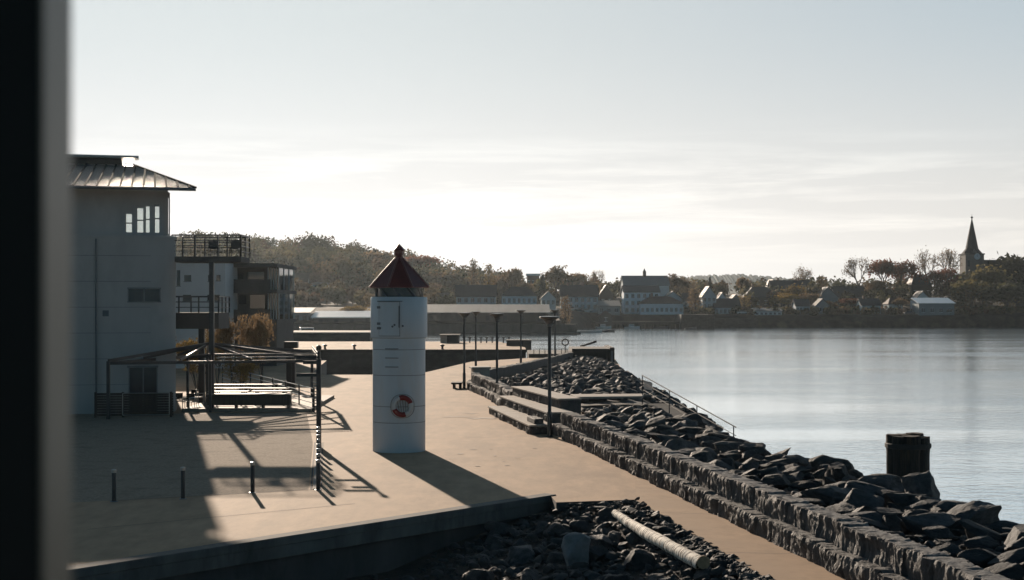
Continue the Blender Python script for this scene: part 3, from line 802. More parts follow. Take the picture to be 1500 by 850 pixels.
for i in range(10):
    mb = MB(); a = 2*pi*i/10 + .1; b = a + .42; mb.tube((.93*cos(a), .93*sin(a), 6.13), (.93*cos(b), .93*sin(b), 5.74), .02, n=6)
    mb.build('lantern_bar', M['grey_steel'], t)
mb = MB(); RN = 8; off = pi / 8 + .12
ring = lambda r, z: [(r * cos(2*pi*i/RN + off), r * sin(2*pi*i/RN + off), z) for i in range(RN)]
mb.v += ring(1.17, 6.09) + ring(1.17, 6.13) + ring(.13, 7.22)
for b in (0, RN):
    for i in range(RN): j = (i+1) % RN; mb.face((b+i, b+j, b+RN+j, b+RN+i))
mb.face(tuple(RN-1-i for i in range(RN))); mb.face(tuple(2*RN+i for i in range(RN)))
rf = mb.build('roof', M['red_paint'], t)
for i in range(RN):
    mb = MB(); a = 2*pi*i/RN + off; mb.tube((1.19*cos(a), 1.19*sin(a), 6.12), (.14*cos(a), .14*sin(a), 7.225), .035, n=8)
    mb.build('roof_rib', M['rib_glint'], rf, smooth=60)
mb = MB(); mb.lathe([(.13, 7.18), (.14, 7.30), (.185, 7.34), (.185, 7.47), (.25, 7.50), (.02, 7.74)], 8); mb.build('finial', M['red_paint'], t)
# life ring hung on the tower
a = ang(592); c = Vector((LX + (r0 + .12)*sin(a), LY - (r0 + .12)*cos(a), ZA(595, 52.3)))
t = thing('life_ring', 'red and white life ring with grab rope hung on the white tower', 'life ring', c, a)
for mtl, nm, segs in ((M['ring_red'], 'red_band', [0, 2]), (M['ring_white'], 'white_band', [1, 3])):
    for sg in segs:
        mb = MB(); n1, n2 = 12, 10
        for i in range(n1 + 1):
            th = (sg + i / n1) * pi / 2 + .35
            for k in range(n2):
                ph = 2*pi*k/n2; rr = .315 + .095 * cos(ph); mb.v.append((rr*cos(th), .075*sin(ph), rr*sin(th)))
        for i in range(n1):
            for k in range(n2): j = (k+1) % n2; mb.face((i*n2+k, i*n2+j, (i+1)*n2+j, (i+1)*n2+k))
        mb.build(nm, mtl, t, smooth=60)
mb = MB()
for i in range(32):
    t0, t1 = 2*pi*i/32, 2*pi*(i+1)/32; f = lambda q: .425 + .03*abs(sin(2*q)); mb.tube((f(t0)*cos(t0), -.03, f(t0)*sin(t0)), (f(t1)*cos(t1), -.03, f(t1)*sin(t1)), .012, n=6)
for k in range(5): mb.tube((-.2 + .1*k, -.05, .22), (-.12 + .08*k, -.06, -.2), .012, n=6)
mb.build('rope', M['rope'], t)

# ------------------------------------------------------------------ bollards
def make_bollard():
    t = thing('bollard', 'b', 'bollard', (0, 0, 0), 0, 'black steel bollards round the gravel court')
    mb = MB(); mb.lathe([(.062, 0), (.062, .84), (.055, .86)], 16); mb.build('post', M['black_steel'], t, smooth=40)
    mb = MB(); mb.lathe([(.066, .80), (.068, .82), (.066, .885), (.05, .895)], 16); mb.build('cap', M['steel'], t, smooth=40)
    mb = MB(); mb.lathe([(.11, 0), (.11, .012), (.07, .02)], 16); mb.build('foot', M['grey_steel'], t)
    return t
bol = make_bollard(); first = True
for px, py, lb in ((167, 735, 'black steel bollard in shade, leftmost of the front row'), (268, 731, 'black steel bollard in shade, second from left in the front row'),
                   (370, 722, 'sunlit black bollard with bright cap, third in the front row'), (466, 718, 'black bollard at the corner of the gravel court')):
    o = bol if first else copy_tree(bol); first = False
    g = G(px, py); o.location = (g.x, g.y, 0); o['label'] = lb
ords = ['first', 'second', 'third', 'fourth', 'fifth', 'sixth', 'seventh', 'eighth']
for k in range(8):
    Y = 43.5 + 1.62 * k; o = copy_tree(bol); o.location = (XA(466.5, Y), Y, 0); o['label'] = 'black bollard in the side row, %s behind the corner one' % ords[k]

# ------------------------------------------------------------------ tower building on the left
TH = R(14)
t = thing('tower_building', 'pale plastered round-cornered building with wide low metal roof at left', 'building', (-17.1, 72.4, 0), TH)
mb = MB()
# body with a rounded front right corner
rc = 1.2; arc = [(-rc + rc * sin(k * pi / 16), rc - rc * cos(k * pi / 16)) for k in range(9)]
def arcpt(ins): return [(-rc - ins + rc * sin(k * pi / 16), rc + ins - rc * cos(k * pi / 16)) for k in range(9)]
body = [(-13, 0)] + arc + [(0, 18), (-13, 18)]
# lower body built as slabs around two openings
def wall_seg(mb, x0, x1, z0, z1, y0=0, th=.35): mb.box((x0, y0, z0), (x1, y0 + th, z1))
mb.prism(body, 0, 8.86); mb.prism([(-13, -.05)] + [(x + .05, y - .05) for x, y in arc] + [(.05, 18.05), (-13, 18.05)], 8.86, 9.0)
mb.build('wall', M['plaster'], t, smooth=25)
mb = MB(); mb.box((-2.35, -.012, 5.65), (-.78, .1, 6.28)); win = mb.build('window', M['window_dark'], t)
mb = MB()
for x in (-2.38, -1.6, -.81): mb.box((x, -.04, 5.62), (x + .05, -.013, 6.31))
for z in (5.60, 6.30): mb.box((-2.4, -.045, z), (-.74, -.013, z + .05))
mb.build('frame', M['grey_steel'], win)
mb = MB(); mb.box((-2.3, -.012, 0), (-.95, .1, 2.3)); dr = mb.build('door', M['window_dark'], t)
mb = MB()
for x in (-2.34, -1.65, -.97): mb.box((x, -.05, 0), (x + .06, -.013, 2.34))
mb.box((-2.4, -.05, 2.3), (-.88, -.013, 2.4)); mb.build('frame', M['grey_steel'], dr)
mb = MB()
for z in (1.45, 2.75, 4.05, 5.35, 6.65, 7.95): mb.box((-13, -.006, z), (-1.25, .05, z + .022))
mb.build('wall_joint', M['seam'], t)
mb = MB(); mb.tube((-3.9, -.09, .1), (-3.9, -.09, 8.8), .05, n=10); mb.build('downpipe', M['grey_steel'], t, smooth=60)
mb = MB(); mb.box((-3.6, -.05, 4.9), (-3.3, .02, 5.2)); mb.build('vent', M['grey_steel'], t)
# upper storey: pillars between real openings
mb = MB()
segs = [(-13, -2.49), (-2.18, -1.94), (-1.62, -1.52), (-1.31, -1.07), (-.83, -.55)]
tops = [10.1, 10.4, 10.5, 10.6]
for x0, x1 in segs: wall_seg(mb, x0, x1, 9.0, 11.25, .3, .3)
for (x0, x1), zt in zip([(-2.49, -2.18), (-1.94, -1.62), (-1.52, -1.31), (-1.07, -.83)], tops):
    wall_seg(mb, x0, x1, 9.0, 9.16, .31, .28); wall_seg(mb, x0, x1, zt, 11.25, .31, .28)
wall_seg(mb, -.55, -.36, 9.0, 9.1, .3, .3); wall_seg(mb, -.55, -.36, 10.95, 11.25, .3, .3)
mb.box((-13, 6.9, 9.0), (-5.2, 7.2, 11.25)); mb.box((-5.2, 6.9, 9.0), (-.36, 7.2, 9.1)); mb.box((-5.2, 6.9, 10.95), (-.36, 7.2, 12.5)); mb.box((-13, 6.95, 11.25), (-5.2, 7.2, 12.5))  # high band of the rear wall added out of view to block low sun
mb.box((-.66, 3.2, 9.0), (-.36, 3.5, 11.25)); mb.box((-.66, 6.9, 9.1), (-.36, 7.2, 10.95))
mb.build('upper_storey', M['plaster'], t)
for (x0, x1), zt in zip([(-2.49, -2.18), (-1.94, -1.62), (-1.52, -1.31), (-1.07, -.83)], tops):
    mb = MB(); mb.box((x0, .44, 9.16), (x1, .45, zt)); wn = mb.build('window', M['clear_glass'], t)
    mb = MB(); zc = (9.16 + zt) / 2; mb.box((x0, .41, zc - .03), (x1, .43, zc + .03)); mb.box((x0, .41, 9.16), (x0 + .03, .43, zt)); mb.build('frame', M['grey_steel'], wn)
mb = MB(); mb.tube((-.33, .2, 9.0), (-.33, .2, 11.2), .035, n=10); mb.build('corner_post', M['grey_steel'], t)
# roof
def hip(mb, x0, y0, x1, y1, z0, X0, Y0, X1, Y1, z1, th=.14):
    k = len(mb.v)
    mb.v += [(x0,y0,z0-th),(x1,y0,z0-th),(x1,y1,z0-th),(x0,y1,z0-th),(x0,y0,z0),(x1,y0,z0),(x1,y1,z0),(x0,y1,z0),(X0,Y0,z1),(X1,Y0,z1),(X1,Y1,z1),(X0,Y1,z1)]
    for q in ((3,2,1,0),(0,1,5,4),(1,2,6,5),(2,3,7,6),(3,0,4,7),(4,5,9,8),(5,6,10,9),(6,7,11,10),(7,4,8,11),(8,9,10,11)): mb.face(tuple(k+i for i in q))
RUN, Z0, Z1, XT = 14.0, 11.36, 13.78, -2.3
EX = .95
mb = MB()
for dz in (0, -.16):
    mb.v += [(-16, -1.1, Z0 + dz), (EX, -1.1, Z0 + dz), (XT, -1.1 + RUN, Z1 + dz), (-16, -1.1 + RUN, Z1 + dz), (XT, 19, Z1 + dz), (-16, 19, Z1 + dz)]
for b_, fl_ in ((0, False), (6, True)):
    for f in ((0, 1, 2, 3), (3, 2, 4, 5)):
        q_ = tuple(b_ + i for i in f); mb.face(q_[::-1] if fl_ else q_)
for e in ((0, 1), (1, 2), (2, 4)): mb.face((6 + e[0], 6 + e[1], e[1], e[0]))
rf = mb.build('roof', M['roof_metal'], t)
mb = MB()
for i in range(30):
    xe = -15.6 + i * .56
    f = max(0, (xe - XT) / (EX - XT)); ye = -1.1 + RUN * (1 - f); zt_ = Z0 + (Z1 - Z0) * (1 - f)
    mb.bar((xe, -1.1, Z0 + .02), (xe, ye, zt_ + .02), .09, .05)
for i in range(22):
    f = i / 22; yy = -1.1 + RUN * f * .98; xr = EX + (XT - EX) * f; mb.bar((-16, yy, Z0 + (Z1 - Z0) * f * .98 + .012), (xr, yy, Z0 + (Z1 - Z0) * f * .98 + .01), .08, .022)
mb.bar((EX, -1.1, Z0 + .02), (XT, -1.1 + RUN, Z1 + .02), .10, .09)
mb.build('roof_seams', M['seam_dark'], rf)
mb = MB(); mb.tube((-16, -1.2, 11.27), (EX, -1.2, 11.27), .075, n=10); mb.build('gutter', M['grey_steel'], rf, smooth=50)
mb = MB(); mb.box((-13, 12.9, 13.4), (-3.0, 16, 14.15)); mb.build('roof_lantern', M['plaster_dark'], t)
mb = MB(); mb.box((-14, 12.3, 14.153), (-2.0, 13.6, 14.28)); mb.box((-14, 13.603, 14.153), (-2.9, 16.5, 14.28)); mb.build('lantern_roof', M['roof_metal'], t)
# balconies belong to the building
def balcony(name, x0, x1, y0, y1, zb, zs, zr, dens, wallside=True):
    """world-space balcony, parented to the building afterwards"""
    g = []
    mb = MB(); mb.box((x0, y0, zb), (x1, y1, zs)); g.append((mb, name + '_slab', M['plaster_dark']))
    mb = MB(); c = [(x0, y0), (x1, y0), (x1, y1), (x0, y1)]
    for a, b in zip(c, c[1:]):
        L = math.dist(a, b); n = max(2, int(L / 1.0))
        for i in range(n + 1):
            x, y = a[0] + (b[0]-a[0])*i/n, a[1] + (b[1]-a[1])*i/n; mb.box((x-.04, y-.04, zs), (x+.04, y+.04, zr))
        for k in range(1, dens + 1):
            z = zs + (zr - zs) * k / dens; mb.bar((*a, z), (*b, z), .045 if k < dens else .08, .045 if k < dens else .07)
    g.append((mb, name + '_rail', M['black_steel']))
    return g
bpy.context.view_layer.update()
inv = t.matrix_world.inverted()
def put(g, parent):
    out = []
    for mb, nm, mt in g:
        mb.v = [tuple(inv @ Vector(v)) for v in mb.v]; out.append(mb.build(nm, mt, parent))
    return out
s_, r_ = put(balcony('balcony', -17.5, -13.95, 73.2, 75.6, 7.69, 7.97, 9.07, 4), t)
s_.name = 'balcony_slab'
s_, r_ = put(balcony('lower_balcony', -19.6, -16.3, 79.0, 82.0, 4.15, 5.05, 5.95, 3), t)
mb = MB(); mb.box((-15.62, 73.3, 0), (-15.38, 73.52, 7.69)); put([(mb, 'balcony_column', M['black_steel'])], t)
mb = MB(); mb.box((-17.62, 79.9, 0), (-17.3, 80.2, 4.15)); put([(mb, 'balcony_column', M['black_steel'])], t)
# things standing on the upper balcony
for i, (x, lb) in enumerate(((-14.5, 'dark balcony chair near the outer rail'), (-15.6, 'dark balcony chair close to the building wall'))):
    c = thing('balcony_chair', lb, 'chair', (x, 74.4, 7.97), .4 * i, 'chairs on the upper balcony')
    mb = MB(); mb.box((-.24, -.24, .42), (.24, .24, .47)); mb.build('seat', M['black_steel'], c)
    mb = MB(); mb.box((-.24, .2, .5), (.24, .24, .9)); mb.build('backrest', M['black_steel'], c)
    for sx in (-.22, .22):
        for sy in (-.22, .22): mb = MB(); mb.tube((sx, sy, 0), (sx, sy, .42 if sy < 0 else .9), .018, n=6); mb.build('leg', M['black_steel'], c)

# slatted fence before the building
fl, fr = G(140, 612), G(254, 611)
t = thing('slatted_fence', 'dark slatted fence with pale frame at the foot of the plastered building', 'fence', fl)
D = (fr - fl); L = D.length; rz = math.atan2(D.y, D.x); t.rotation_euler.z = rz
mb = MB()
for i in range(9): mb.box((0, -.02, .08 + i * .125), (L, .02, .19 + i * .125))
mb.build('slats', M['timber_dark'], t)
for x in (0, L * .35, L * .97): mb = MB(); mb.box((x - .05, -.06, 0), (x + .05, .06, 1.24)); mb.build('post', M['timber_dark'], t)
mb = MB(); x0, x1 = L * .35, L * .95
for a, b in (((x0, .12), (x1, .12)), ((x0, 1.18), (x1, 1.18)), ((x0, .12), (x0, 1.18)), ((x1, .12), (x1, 1.18))): mb.tube((a[0], -.09, a[1]), (b[0], -.09, b[1]), .022, n=6)
mb.build('gate_frame', M['steel'], t)

# ------------------------------------------------------------------ pergola and terrace
A, B, C_, D_ = Vector((-9.87, 72.4, 0)), Vector((-11.6, 82.5, 0)), Vector((-16.6, 77.5, 0)), Vector((-19.3, 68.0, 0))
RG = W(306, 503.5, 74.8)
t = thing('pergola', 'black steel pergola frame with peaked beams over the terrace tables', 'pergola')
hts = (2.62, 2.66, 2.75, 2.68)
for p, hh in zip((A, B, C_, D_), hts):
    mb = MB(); mb.box((p.x - .075, p.y - .075, 0), (p.x + .075, p.y + .075, hh + .1)); mb.build('post', M['black_steel'], t)
tp = [Vector((p.x, p.y, hh)) for p, hh in zip((A, B, C_, D_), hts)]
mb = MB()
for i in range(4): mb.bar(tp[i], tp[(i+1) % 4], .08, .15)
mb.build('eave_beam', M['black_steel'], t)
for q in tp: mb = MB(); mb.bar(q + Vector((0, 0, .12)), RG, .08, .15); mb.build('hip_beam', M['black_steel'], t)
for i in range(4):
    for f in (.33, .67):
        q = tp[i].lerp(tp[(i+1) % 4], f); mb = MB(); mb.bar(q + Vector((0, 0, .12)), RG.lerp(q, .12), .06, .12); mb.build('rafter', M['black_steel'], t)
mb = MB()
for z in (.22, .38):
    mb.bar(tp[0] + Vector((0, 0, z)), tp[1] + Vector((0, 0, z + .05)), .05, .05)
    mb.bar(tp[0] + Vector((0, 0, z)), tp[3].lerp(tp[0], .5) + Vector((0, 0, z)), .05, .05)
mb.build('tie_rod', M['grey_steel'], t)
mb = MB(); q = G(308, 604); mb.box((q.x - .06, q.y - .06, 0), (q.x + .06, q.y + .06, 2.9)); mb.build('post', M['black_steel'], t)
q2 = G(275, 600); mb = MB(); mb.box((q2.x - .06, q2.y - .06, 0), (q2.x + .06, q2.y + .06, 2.75)); mb.build('post', M['black_steel'], t)
mb = MB(); mb.bar((q.x, q.y, 2.9), (RG.x, RG.y, RG.z - .1), .08, .12); mb.bar((q2.x, q2.y, 2.75), (q.x, q.y, 2.85), .08, .12); mb.build('rear_beam', M['black_steel'], t)

SX, SY = XA(467, 54.2), 54.2
t = thing('signpost', 'tall black post with ball finial and short side arms beside the row of bollards', 'signpost', (SX, SY, 0))
mb = MB(); mb.box((-.085, -.085, 0), (.085, .085, 3.4)); mb.build('post', M['black_steel'], t)
mb = MB(); mb.box((-.05, -.05, 3.4), (.05, .05, 3.7)); mb.lathe([(.03, 3.7), (.09, 3.75), (.11, 3.82), (.09, 3.89), (.02, 3.93)], 14); mb.build('finial', M['black_steel'], t)
for z, L_a, y0 in ((3.42, .95, 0), (3.2, .6, .0), (2.72, .85, 0)):
    mb = MB(); mb.box((-L_a, -.03, z), (-.086, .03, z + .13)); mb.build('arm', M['black_steel'], t)
mb = MB(); mb.prism([(-16.9, 72.7), (-10.3, 72.7), (-10.5, 84), (-16.9, 84)][::1], 0, .16)
tag(mb.build('terrace_deck', M['deck'], bevel=.01), 'low timber terrace deck carrying the picnic tables', 'deck')
def make_table():
    c = thing('picnic_table', 't', 'picnic table', (0, 0, .16), 0, 'picnic tables on the terrace')
    mb = MB()
    for i in range(5): mb.box((-1.05, -.38 + i*.155, .72), (1.05, -.24 + i*.155, .76))
    mb.build('table_top', M['table_top'], c)
    for sy in (-.72, .72):
        mb = MB()
        for k in (-.08, .07): mb.box((-1.05, sy + k - .065, .42), (1.05, sy + k + .065, .455))
        mb.build('bench', M['table_top'], c)
    for sx in (-.75, .75):
        mb = MB(); mb.box((sx - .04, -.78, .36), (sx + .04, .78, .42)); mb.box((sx - .04, -.36, .66), (sx + .04, .36, .72))
        for sg in (-1, 1): mb.bar((sx, sg * .55, 0), (sx, sg * .2, .70), .07, .07)
        mb.build('leg', M['timber_dark'], c)
    return c
tb = make_table()
for i, (px, Y, rz, lb) in enumerate(((335, 75.4, .03, 'picnic table at the front left of the terrace deck'), (398, 75.6, -.02, 'picnic table at the front right of the terrace deck'),
        (340, 78.4, .02, 'picnic table in the middle row, left one'), (396, 78.2, .0, 'picnic table in the middle row, right one'), (334, 81.8, 0, 'picnic table at the back left of the terrace deck'), (386, 82, .05, 'picnic table at the back right of the terrace deck'))):
    o = tb if i == 0 else copy_tree(tb)
    o.location = (XA(px, Y), Y, .16); o.rotation_euler.z = rz; o['label'] = lb
def make_chair():
    c = thing('terrace_chair', 'c', 'chair', (0, 0, 0), 0, 'pale framed chairs beside the building')
    mb = MB(); mb.box((-.22, -.22, .43), (.22, .22, .46)); mb.build('seat', M['timber_dark'], c)
    mb = MB(); mb.box((-.22, .2, .55), (.22, .225, .86)); mb.build('backrest', M['timber_dark'], c)
    for sx in (-.22, .22):
        mb = MB(); mb.tube((sx, -.22, 0), (sx, -.22, .65), .016, n=6); mb.build('leg', M['steel'], c)
        mb = MB(); mb.tube((sx, .22, 0), (sx, .22, .88), .016, n=6); mb.build('leg', M['steel'], c)
        mb = MB(); mb.tube((sx, -.24, .65), (sx, .24, .65), .018, n=6); mb.build('armrest', M['steel'], c)
    return c
ch = make_chair()
for i, (px, Y, rz, z, lb) in enumerate(((263, 74.4, .5, 0, 'pale framed chair closest to the building corner'), (276, 73.9, -.4, 0, 'pale framed chair second from the building corner'), (289, 75.2, 2.4, .16, 'pale framed chair at the deck edge, farthest from the wall'))):
    o = ch if i == 0 else copy_tree(ch); o.location = (XA(px, Y), Y, z); o.rotation_euler.z = rz; o['label'] = lb
t = thing('box_bench', 'long dark box bench on short legs along the front of the terrace deck', 'bench', (XA(305, 73.4), 73.1, .16))
mb = MB(); mb.box((0, 0, .16), (4.25, .7, .70)); mb.build('box', M['timber_dark'], t, bevel=.02)
mb = MB(); mb.box((-.05, -.04, .70), (4.3, .74, .74)); mb.build('lid', M['table_top'], t)
for x in (.1, 1.4, 2.8, 4.1): mb = MB(); mb.box((x, .1, 0), (x + .08, .6, .16)); mb.build('leg', M['timber_dark'], t)
# rail fence
def rail_fence(name, label, a, b, h, nposts, nr, mt, pm, z0=0.0, r=.022):
    a, b = Vector(a), Vector(b); t = thing(name, label, 'railing', (a.x, a.y, z0)); D = b - a
    for i in range(nposts):
        q = D * (i / (nposts - 1)); mb = MB(); mb.box((q.x - .035, q.y - .035, 0), (q.x + .035, q.y + .035, h)); mb.build('post', pm, t)
    for k in range(nr):
        z = h * (k + 1) / nr - .05; mb = MB(); mb.tube((0, 0, z), (D.x, D.y, z), r, n=6); mb.build('rail', mt, t)
    return t
rail_fence('terrace_railing', 'pale metal railing slanting back along the right of the terrace', (XA(460, 72.6), 72.6, 0), (XA(326, 99), 99, 0), 1.25, 9, 5, M['steel'], M['black_steel'])
# lattice panel at the railing's near end
t = thing('screen_panel', 'narrow tall lattice screen at the near end of the terrace railing', 'screen', G(458, 603))
mb = MB(); mb.box((-.03, -.03, 0), (.03, .03, 1.55)); mb.box((.2, -.03, 0), (.26, .03, 1.55)); mb.build('post', M['black_steel'], t)
mb = MB()
for k in range(10): mb.box((.03, -.015, .1 + k*.15), (.2, .015, .15 + k*.15))
mb.build('lattice', M['grey_steel'], t)
# dark column with head
g = G(427, 571); t = thing('advertising_column', 'dark square column with wider head behind the terrace', 'column', g)
mb = MB(); mb.box((-.3, -.25, 0), (.05, .25, 2.7)); mb.box((.05, -.2, 0), (.25, .2, 2.2)); mb.build('shaft', M['black_steel'], t)
mb = MB(); mb.box((-.45, -.3, 2.7), (.42, .3, 3.12)); mb.build('head', M['black_steel'], t, bevel=.03)

# ------------------------------------------------------------------ apartments behind
t = thing('apartment_block', 'pale plain apartment block with small windows behind the balconies', 'building', (0, 124, 0))
x0, x1 = -48.0, XA(330, 124)
mb = MB(); mb.box((x0, 0, 0), (x1, 12, ZA(384, 124))); mb.build('wall', M['plaster_white'], t)
for px0, px1, py0, py1 in ((259, 264, 396, 419), (270, 280, 403, 412), (305, 311, 403, 412), (317, 323, 403, 411), (268, 280, 432, 441), (304, 322, 432, 440)):
    mb = MB(); mb.box((XA(px0, 124), -.03, ZA(py1, 124)), (XA(px1, 124), .05, ZA(py0, 124))); wn = mb.build('window', M['window_dark'], t)
    mb = MB(); mb.box((XA(px0, 124) - .06, -.06, ZA(py1, 124) - .08), (XA(px1, 124) + .06, -.033, ZA(py1, 124))); mb.build('sill', M['grey_steel'], wn)
mb = MB(); mb.box((x0 - .2, -.2, ZA(384, 124)), (x1 + .2, 12.2, ZA(382, 124))); mb.build('roof', M['plaster_dark'], t)
t = thing('apartment_block', 'dark apartment block with deep glazed corner balconies', 'building', (0, 128, 0))
x0, x1, xg = XA(333, 128), XA(389, 128), XA(405, 128); Y = 128
zt, zm = ZA(388, Y), ZA(426, Y)
mb = MB(); mb.box((x0, 1.5, 0), (x1, 11, zt)); mb.box((x0, 0, 0), (x0 + .3, 1.497, zt)); mb.build('wall', M['plaster_dark'], t)
for z in (zt, zm, ZA(470, Y)): mb = MB(); mb.box((x0 - .2, -.3, z - .22), (xg + .1, 11.3, z + .12)); mb.build('floor_slab', M['plaster_dark'], t)
for px0, px1, py0, py1 in ((347, 352, 400, 413), (357, 383, 398, 418), (345, 356, 432, 446), (362, 384, 432, 452)):
    mb = MB(); mb.box((XA(px0, Y), 1.46, ZA(py1, Y)), (XA(px1, Y), 1.52, ZA(py0, Y))); mb.build('window', M['dark_glass'], t)
for za, zb in ((zm + .12, zt - .22), (ZA(470, Y) + .12, zm - .22)):
    mb = MB(); mb.box((x1, 1.4, za), (xg, 1.44, zb)); mb.box((xg - .04, 1.44, za), (xg, 10, zb)); wn = mb.build('glazing', M['clear_glass'], t)
    mb = MB()
    for i in range(5): x = x1 + (xg - x1) * i / 4; mb.box((x - .03, 1.36, za), (x + .03, 1.397, zb))
    for yy in (4, 7, 10): mb.box((xg + .003, yy, za), (xg + .06, yy + .06, zb))
    for k, f0 in enumerate(range(0, len(mb.f), 6)):
        m_ = MB(); m_.v = mb.v[k*8:k*8+8]; m_.f = [tuple(i - k*8 for i in f) for f in mb.f[f0:f0+6]]; m_.m = [0]*6; m_.build('mullion', M['wall_white'], wn)
    mb = MB(); mb.box((x0, -.28, za), (x1 + .5, -.24, za + .9)); mb.build('balcony_front', M['plaster_dark'], t)
mb = MB(); mb.box((x0, .2, 0), (xg, 10, ZA(470, Y) - .22)); mb.build('ground_floor', M['plaster_dark'], t)

# ------------------------------------------------------------------ opposite quay and jetties
QZ = .44
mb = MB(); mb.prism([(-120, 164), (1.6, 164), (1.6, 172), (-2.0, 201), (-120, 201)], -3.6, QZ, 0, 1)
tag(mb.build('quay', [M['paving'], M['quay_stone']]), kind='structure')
mb = MB(); mb.box((-40, 163.8, QZ - .35), (1.7, 163.995, QZ - .02)); tag(mb.build('quay_fender', M['bulkhead']), 'long dark timber fender along the top of the far quay wall', 'fender')
mb = MB(); mb.box((1.75, 150, -3), (9.5, 168, .25)); mb.box((1.75, 149.7, .25), (9.5, 150.2, .4)); tag(mb.build('pier', M['quay_stone']), 'dark stone pier extending from the far quay behind the headland', 'pier')
for i, (px, lb) in enumerate(((476, 'mooring bollard on the far quay edge left of the lighthouse'), (519, 'small mooring bollard just left of the lighthouse'), (648, 'mooring bollard on the far quay right of the lighthouse'))):
    c = thing('mooring_bollard', lb, 'bollard', (XA(px, 165), 165, QZ), 0, 'mooring bollards on the far quay')
    mb = MB(); mb.lathe([(.18, 0), (.13, .1), (.12, .3)], 12); mb.build('stem', M['black_steel'], c)
    mb = MB(); mb.lathe([(.12, .3), (.26, .38), (.26, .48), (.1, .55)], 12); mb.build('head', M['black_steel'], c)
x0, x1 = XA(645, 192), XA(672, 192)
t = thing('kiosk', 'small square kiosk with pale side on the far quay', 'kiosk', (x0, 192, QZ))
mb = MB(); mb.box((.9, 0, 0), (x1 - x0, 3, 1.05)); mb.build('dark_wall', M['wall_dark'], t)
mb = MB(); mb.box((0, 0, 0), (.897, 3, 1.05)); mb.build('pale_wall', M['concrete'], t)
mb = MB(); mb.box((-.1, -.1, 1.05), (x1 - x0 + .1, 3.1, 1.17)); mb.build('roof', M['concrete'], t)
for i in range(9):
    Y = 193; c = thing('quay_post', 'short dark post in the row at the back of the far quay', 'post', (XA(680 + i * 8.2, Y), Y, QZ), 0, 'row of short posts at the back of the far quay')
    mb = MB(); mb.box((-.08, -.08, 0), (.08, .08, .75)); mb.build('shaft', M['black_steel'], c)
    mb = MB(); mb.box((-.2, -.12, .62), (.2, .12, .82)); mb.build('cap', M['black_steel'], c)
mb = MB(); mb.box((XA(742, 180), 178, -.2), (XA(778, 180), 181, QZ + .75)); tag(mb.build('storage_box', M['wall_dark'], bevel=.03), 'long dark storage box at the end of the far quay', 'storage box')
rail_fence('pier_railing', 'low dark railing with many posts along the stone pier', (XA(782, 150), 150, .4), (9.3, 150, .4), .55, 13, 1, M['black_steel'], M['black_steel'], .4)
# buoy stand
t = thing('buoy_stand', 'dark ring-shaped lifebuoy stand on the stone pier', 'lifebuoy stand', (XA(828, 151), 151, .25))
mb = MB(); mb.box((-.05, -.05, 0), (.05, .05, 1.0)); mb.build('post', M['black_steel'], t)
mb = MB()
for i in range(20):
    a, b = 2*pi*i/20, 2*pi*(i+1)/20; mb.tube((.34*cos(a), 0, 1.35 + .34*sin(a)), (.34*cos(b), 0, 1.35 + .34*sin(b)), .07, n=6)
mb.build('ring', M['rail_paint'], t)
mb = MB(); mb.box((XA(848, 148), 147.6, .5), (XA(858, 148), 149, 1.15)); mb.bar((XA(850, 148), 148.2, 1.2), (XA(874, 148), 148.2, 1.75), .18, .2)
tag(mb.build('davit', M['bulkhead']), 'dark slanting davit arm at the tip of the headland', 'davit')
# jetty behind the quay at left
t = thing('jetty', 'long dark jetty with pale sunlit deck left of the lighthouse', 'jetty')
x0, x1 = XA(408, 232), XA(560, 232)
mb = MB(); mb.box((x0, 232, -3), (x1, 250, 1.0)); mb.build('wall', M['quay_stone'], t)
mb = MB(); mb.box((x0, 231.8, 1.0), (x1 - 2, 250, 1.18)); mb.build('deck', M['concrete'], t)
mb = MB(); mb.poly([(x1 - 2, 231.8, 1.18), (x1 + 2.6, 231.8, -.6), (x1 + 2.6, 250, -.6), (x1 - 2, 250, 1.18)]); mb.poly([(x1 - 2, 231.79, 1.18), (x1 - 2, 231.79, -2.5), (x1 + 2.6, 231.79, -2.5), (x1 + 2.6, 231.79, -.6)]); mb.build('ramp', M['concrete'], t)
# boats
def boat(label, px, Y, L, z=WATER, rz=0, hull=M['boat_white'], cabin=True, mast=0):
    t = thing('boat', label, 'boat', (XA(px, Y), Y, z), rz, 'boats moored in the harbour')
    mb = MB(); n = 10; bw = L * .16
    secs = []
    for i in range(n + 1):
        u = i / n; wd = bw * (1 - max(0, (u - .45) / .55) ** 2.2) * (.85 + .15 * min(1, u * 4)) + .02; sh = .55 + .35 * u * u
        secs.append([(L*(u-.5), -wd, sh), (L*(u-.5), -wd*.75, .05), (L*(u-.5), 0, -.25), (L*(u-.5), wd*.75, .05), (L*(u-.5), wd, sh)])
    for s in secs: mb.v += s
    for i in range(n):
        for k in range(4): a = i*5+k; mb.face((a, a+5, a+6, a+1))
        mb.face((i*5+4, i*5+9, i*5+5, i*5))
    mb.face((0, 1, 2, 3, 4)); mb.build('hull', hull, t, smooth=40)
    if cabin:
        mb = MB(); mb.box((-L*.2, -bw*.65, .55), (L*.12, bw*.65, 1.5)); mb.build('cabin', M['boat_white'], t, bevel=.08)
        mb = MB(); mb.box((-L*.17, -bw*.67, 1.0), (L*.1, bw*.67, 1.3)); mb.build('window', M['window_dark'], t)
    if mast: mb = MB(); mb.tube((L*.05, 0, .6), (L*.05, 0, mast), .06, n=6); mb.build('mast', M['steel'], t)
    return t
boat('dark low motorboat under the jetty edge at far left', 436, 226, 7, hull=M['boat_dark'], rz=.1)
boat('white covered motorboat beside the pale jetty', 452, 262, 8, z=1.0 + WATER + 2.4 - 1.0, rz=.2)
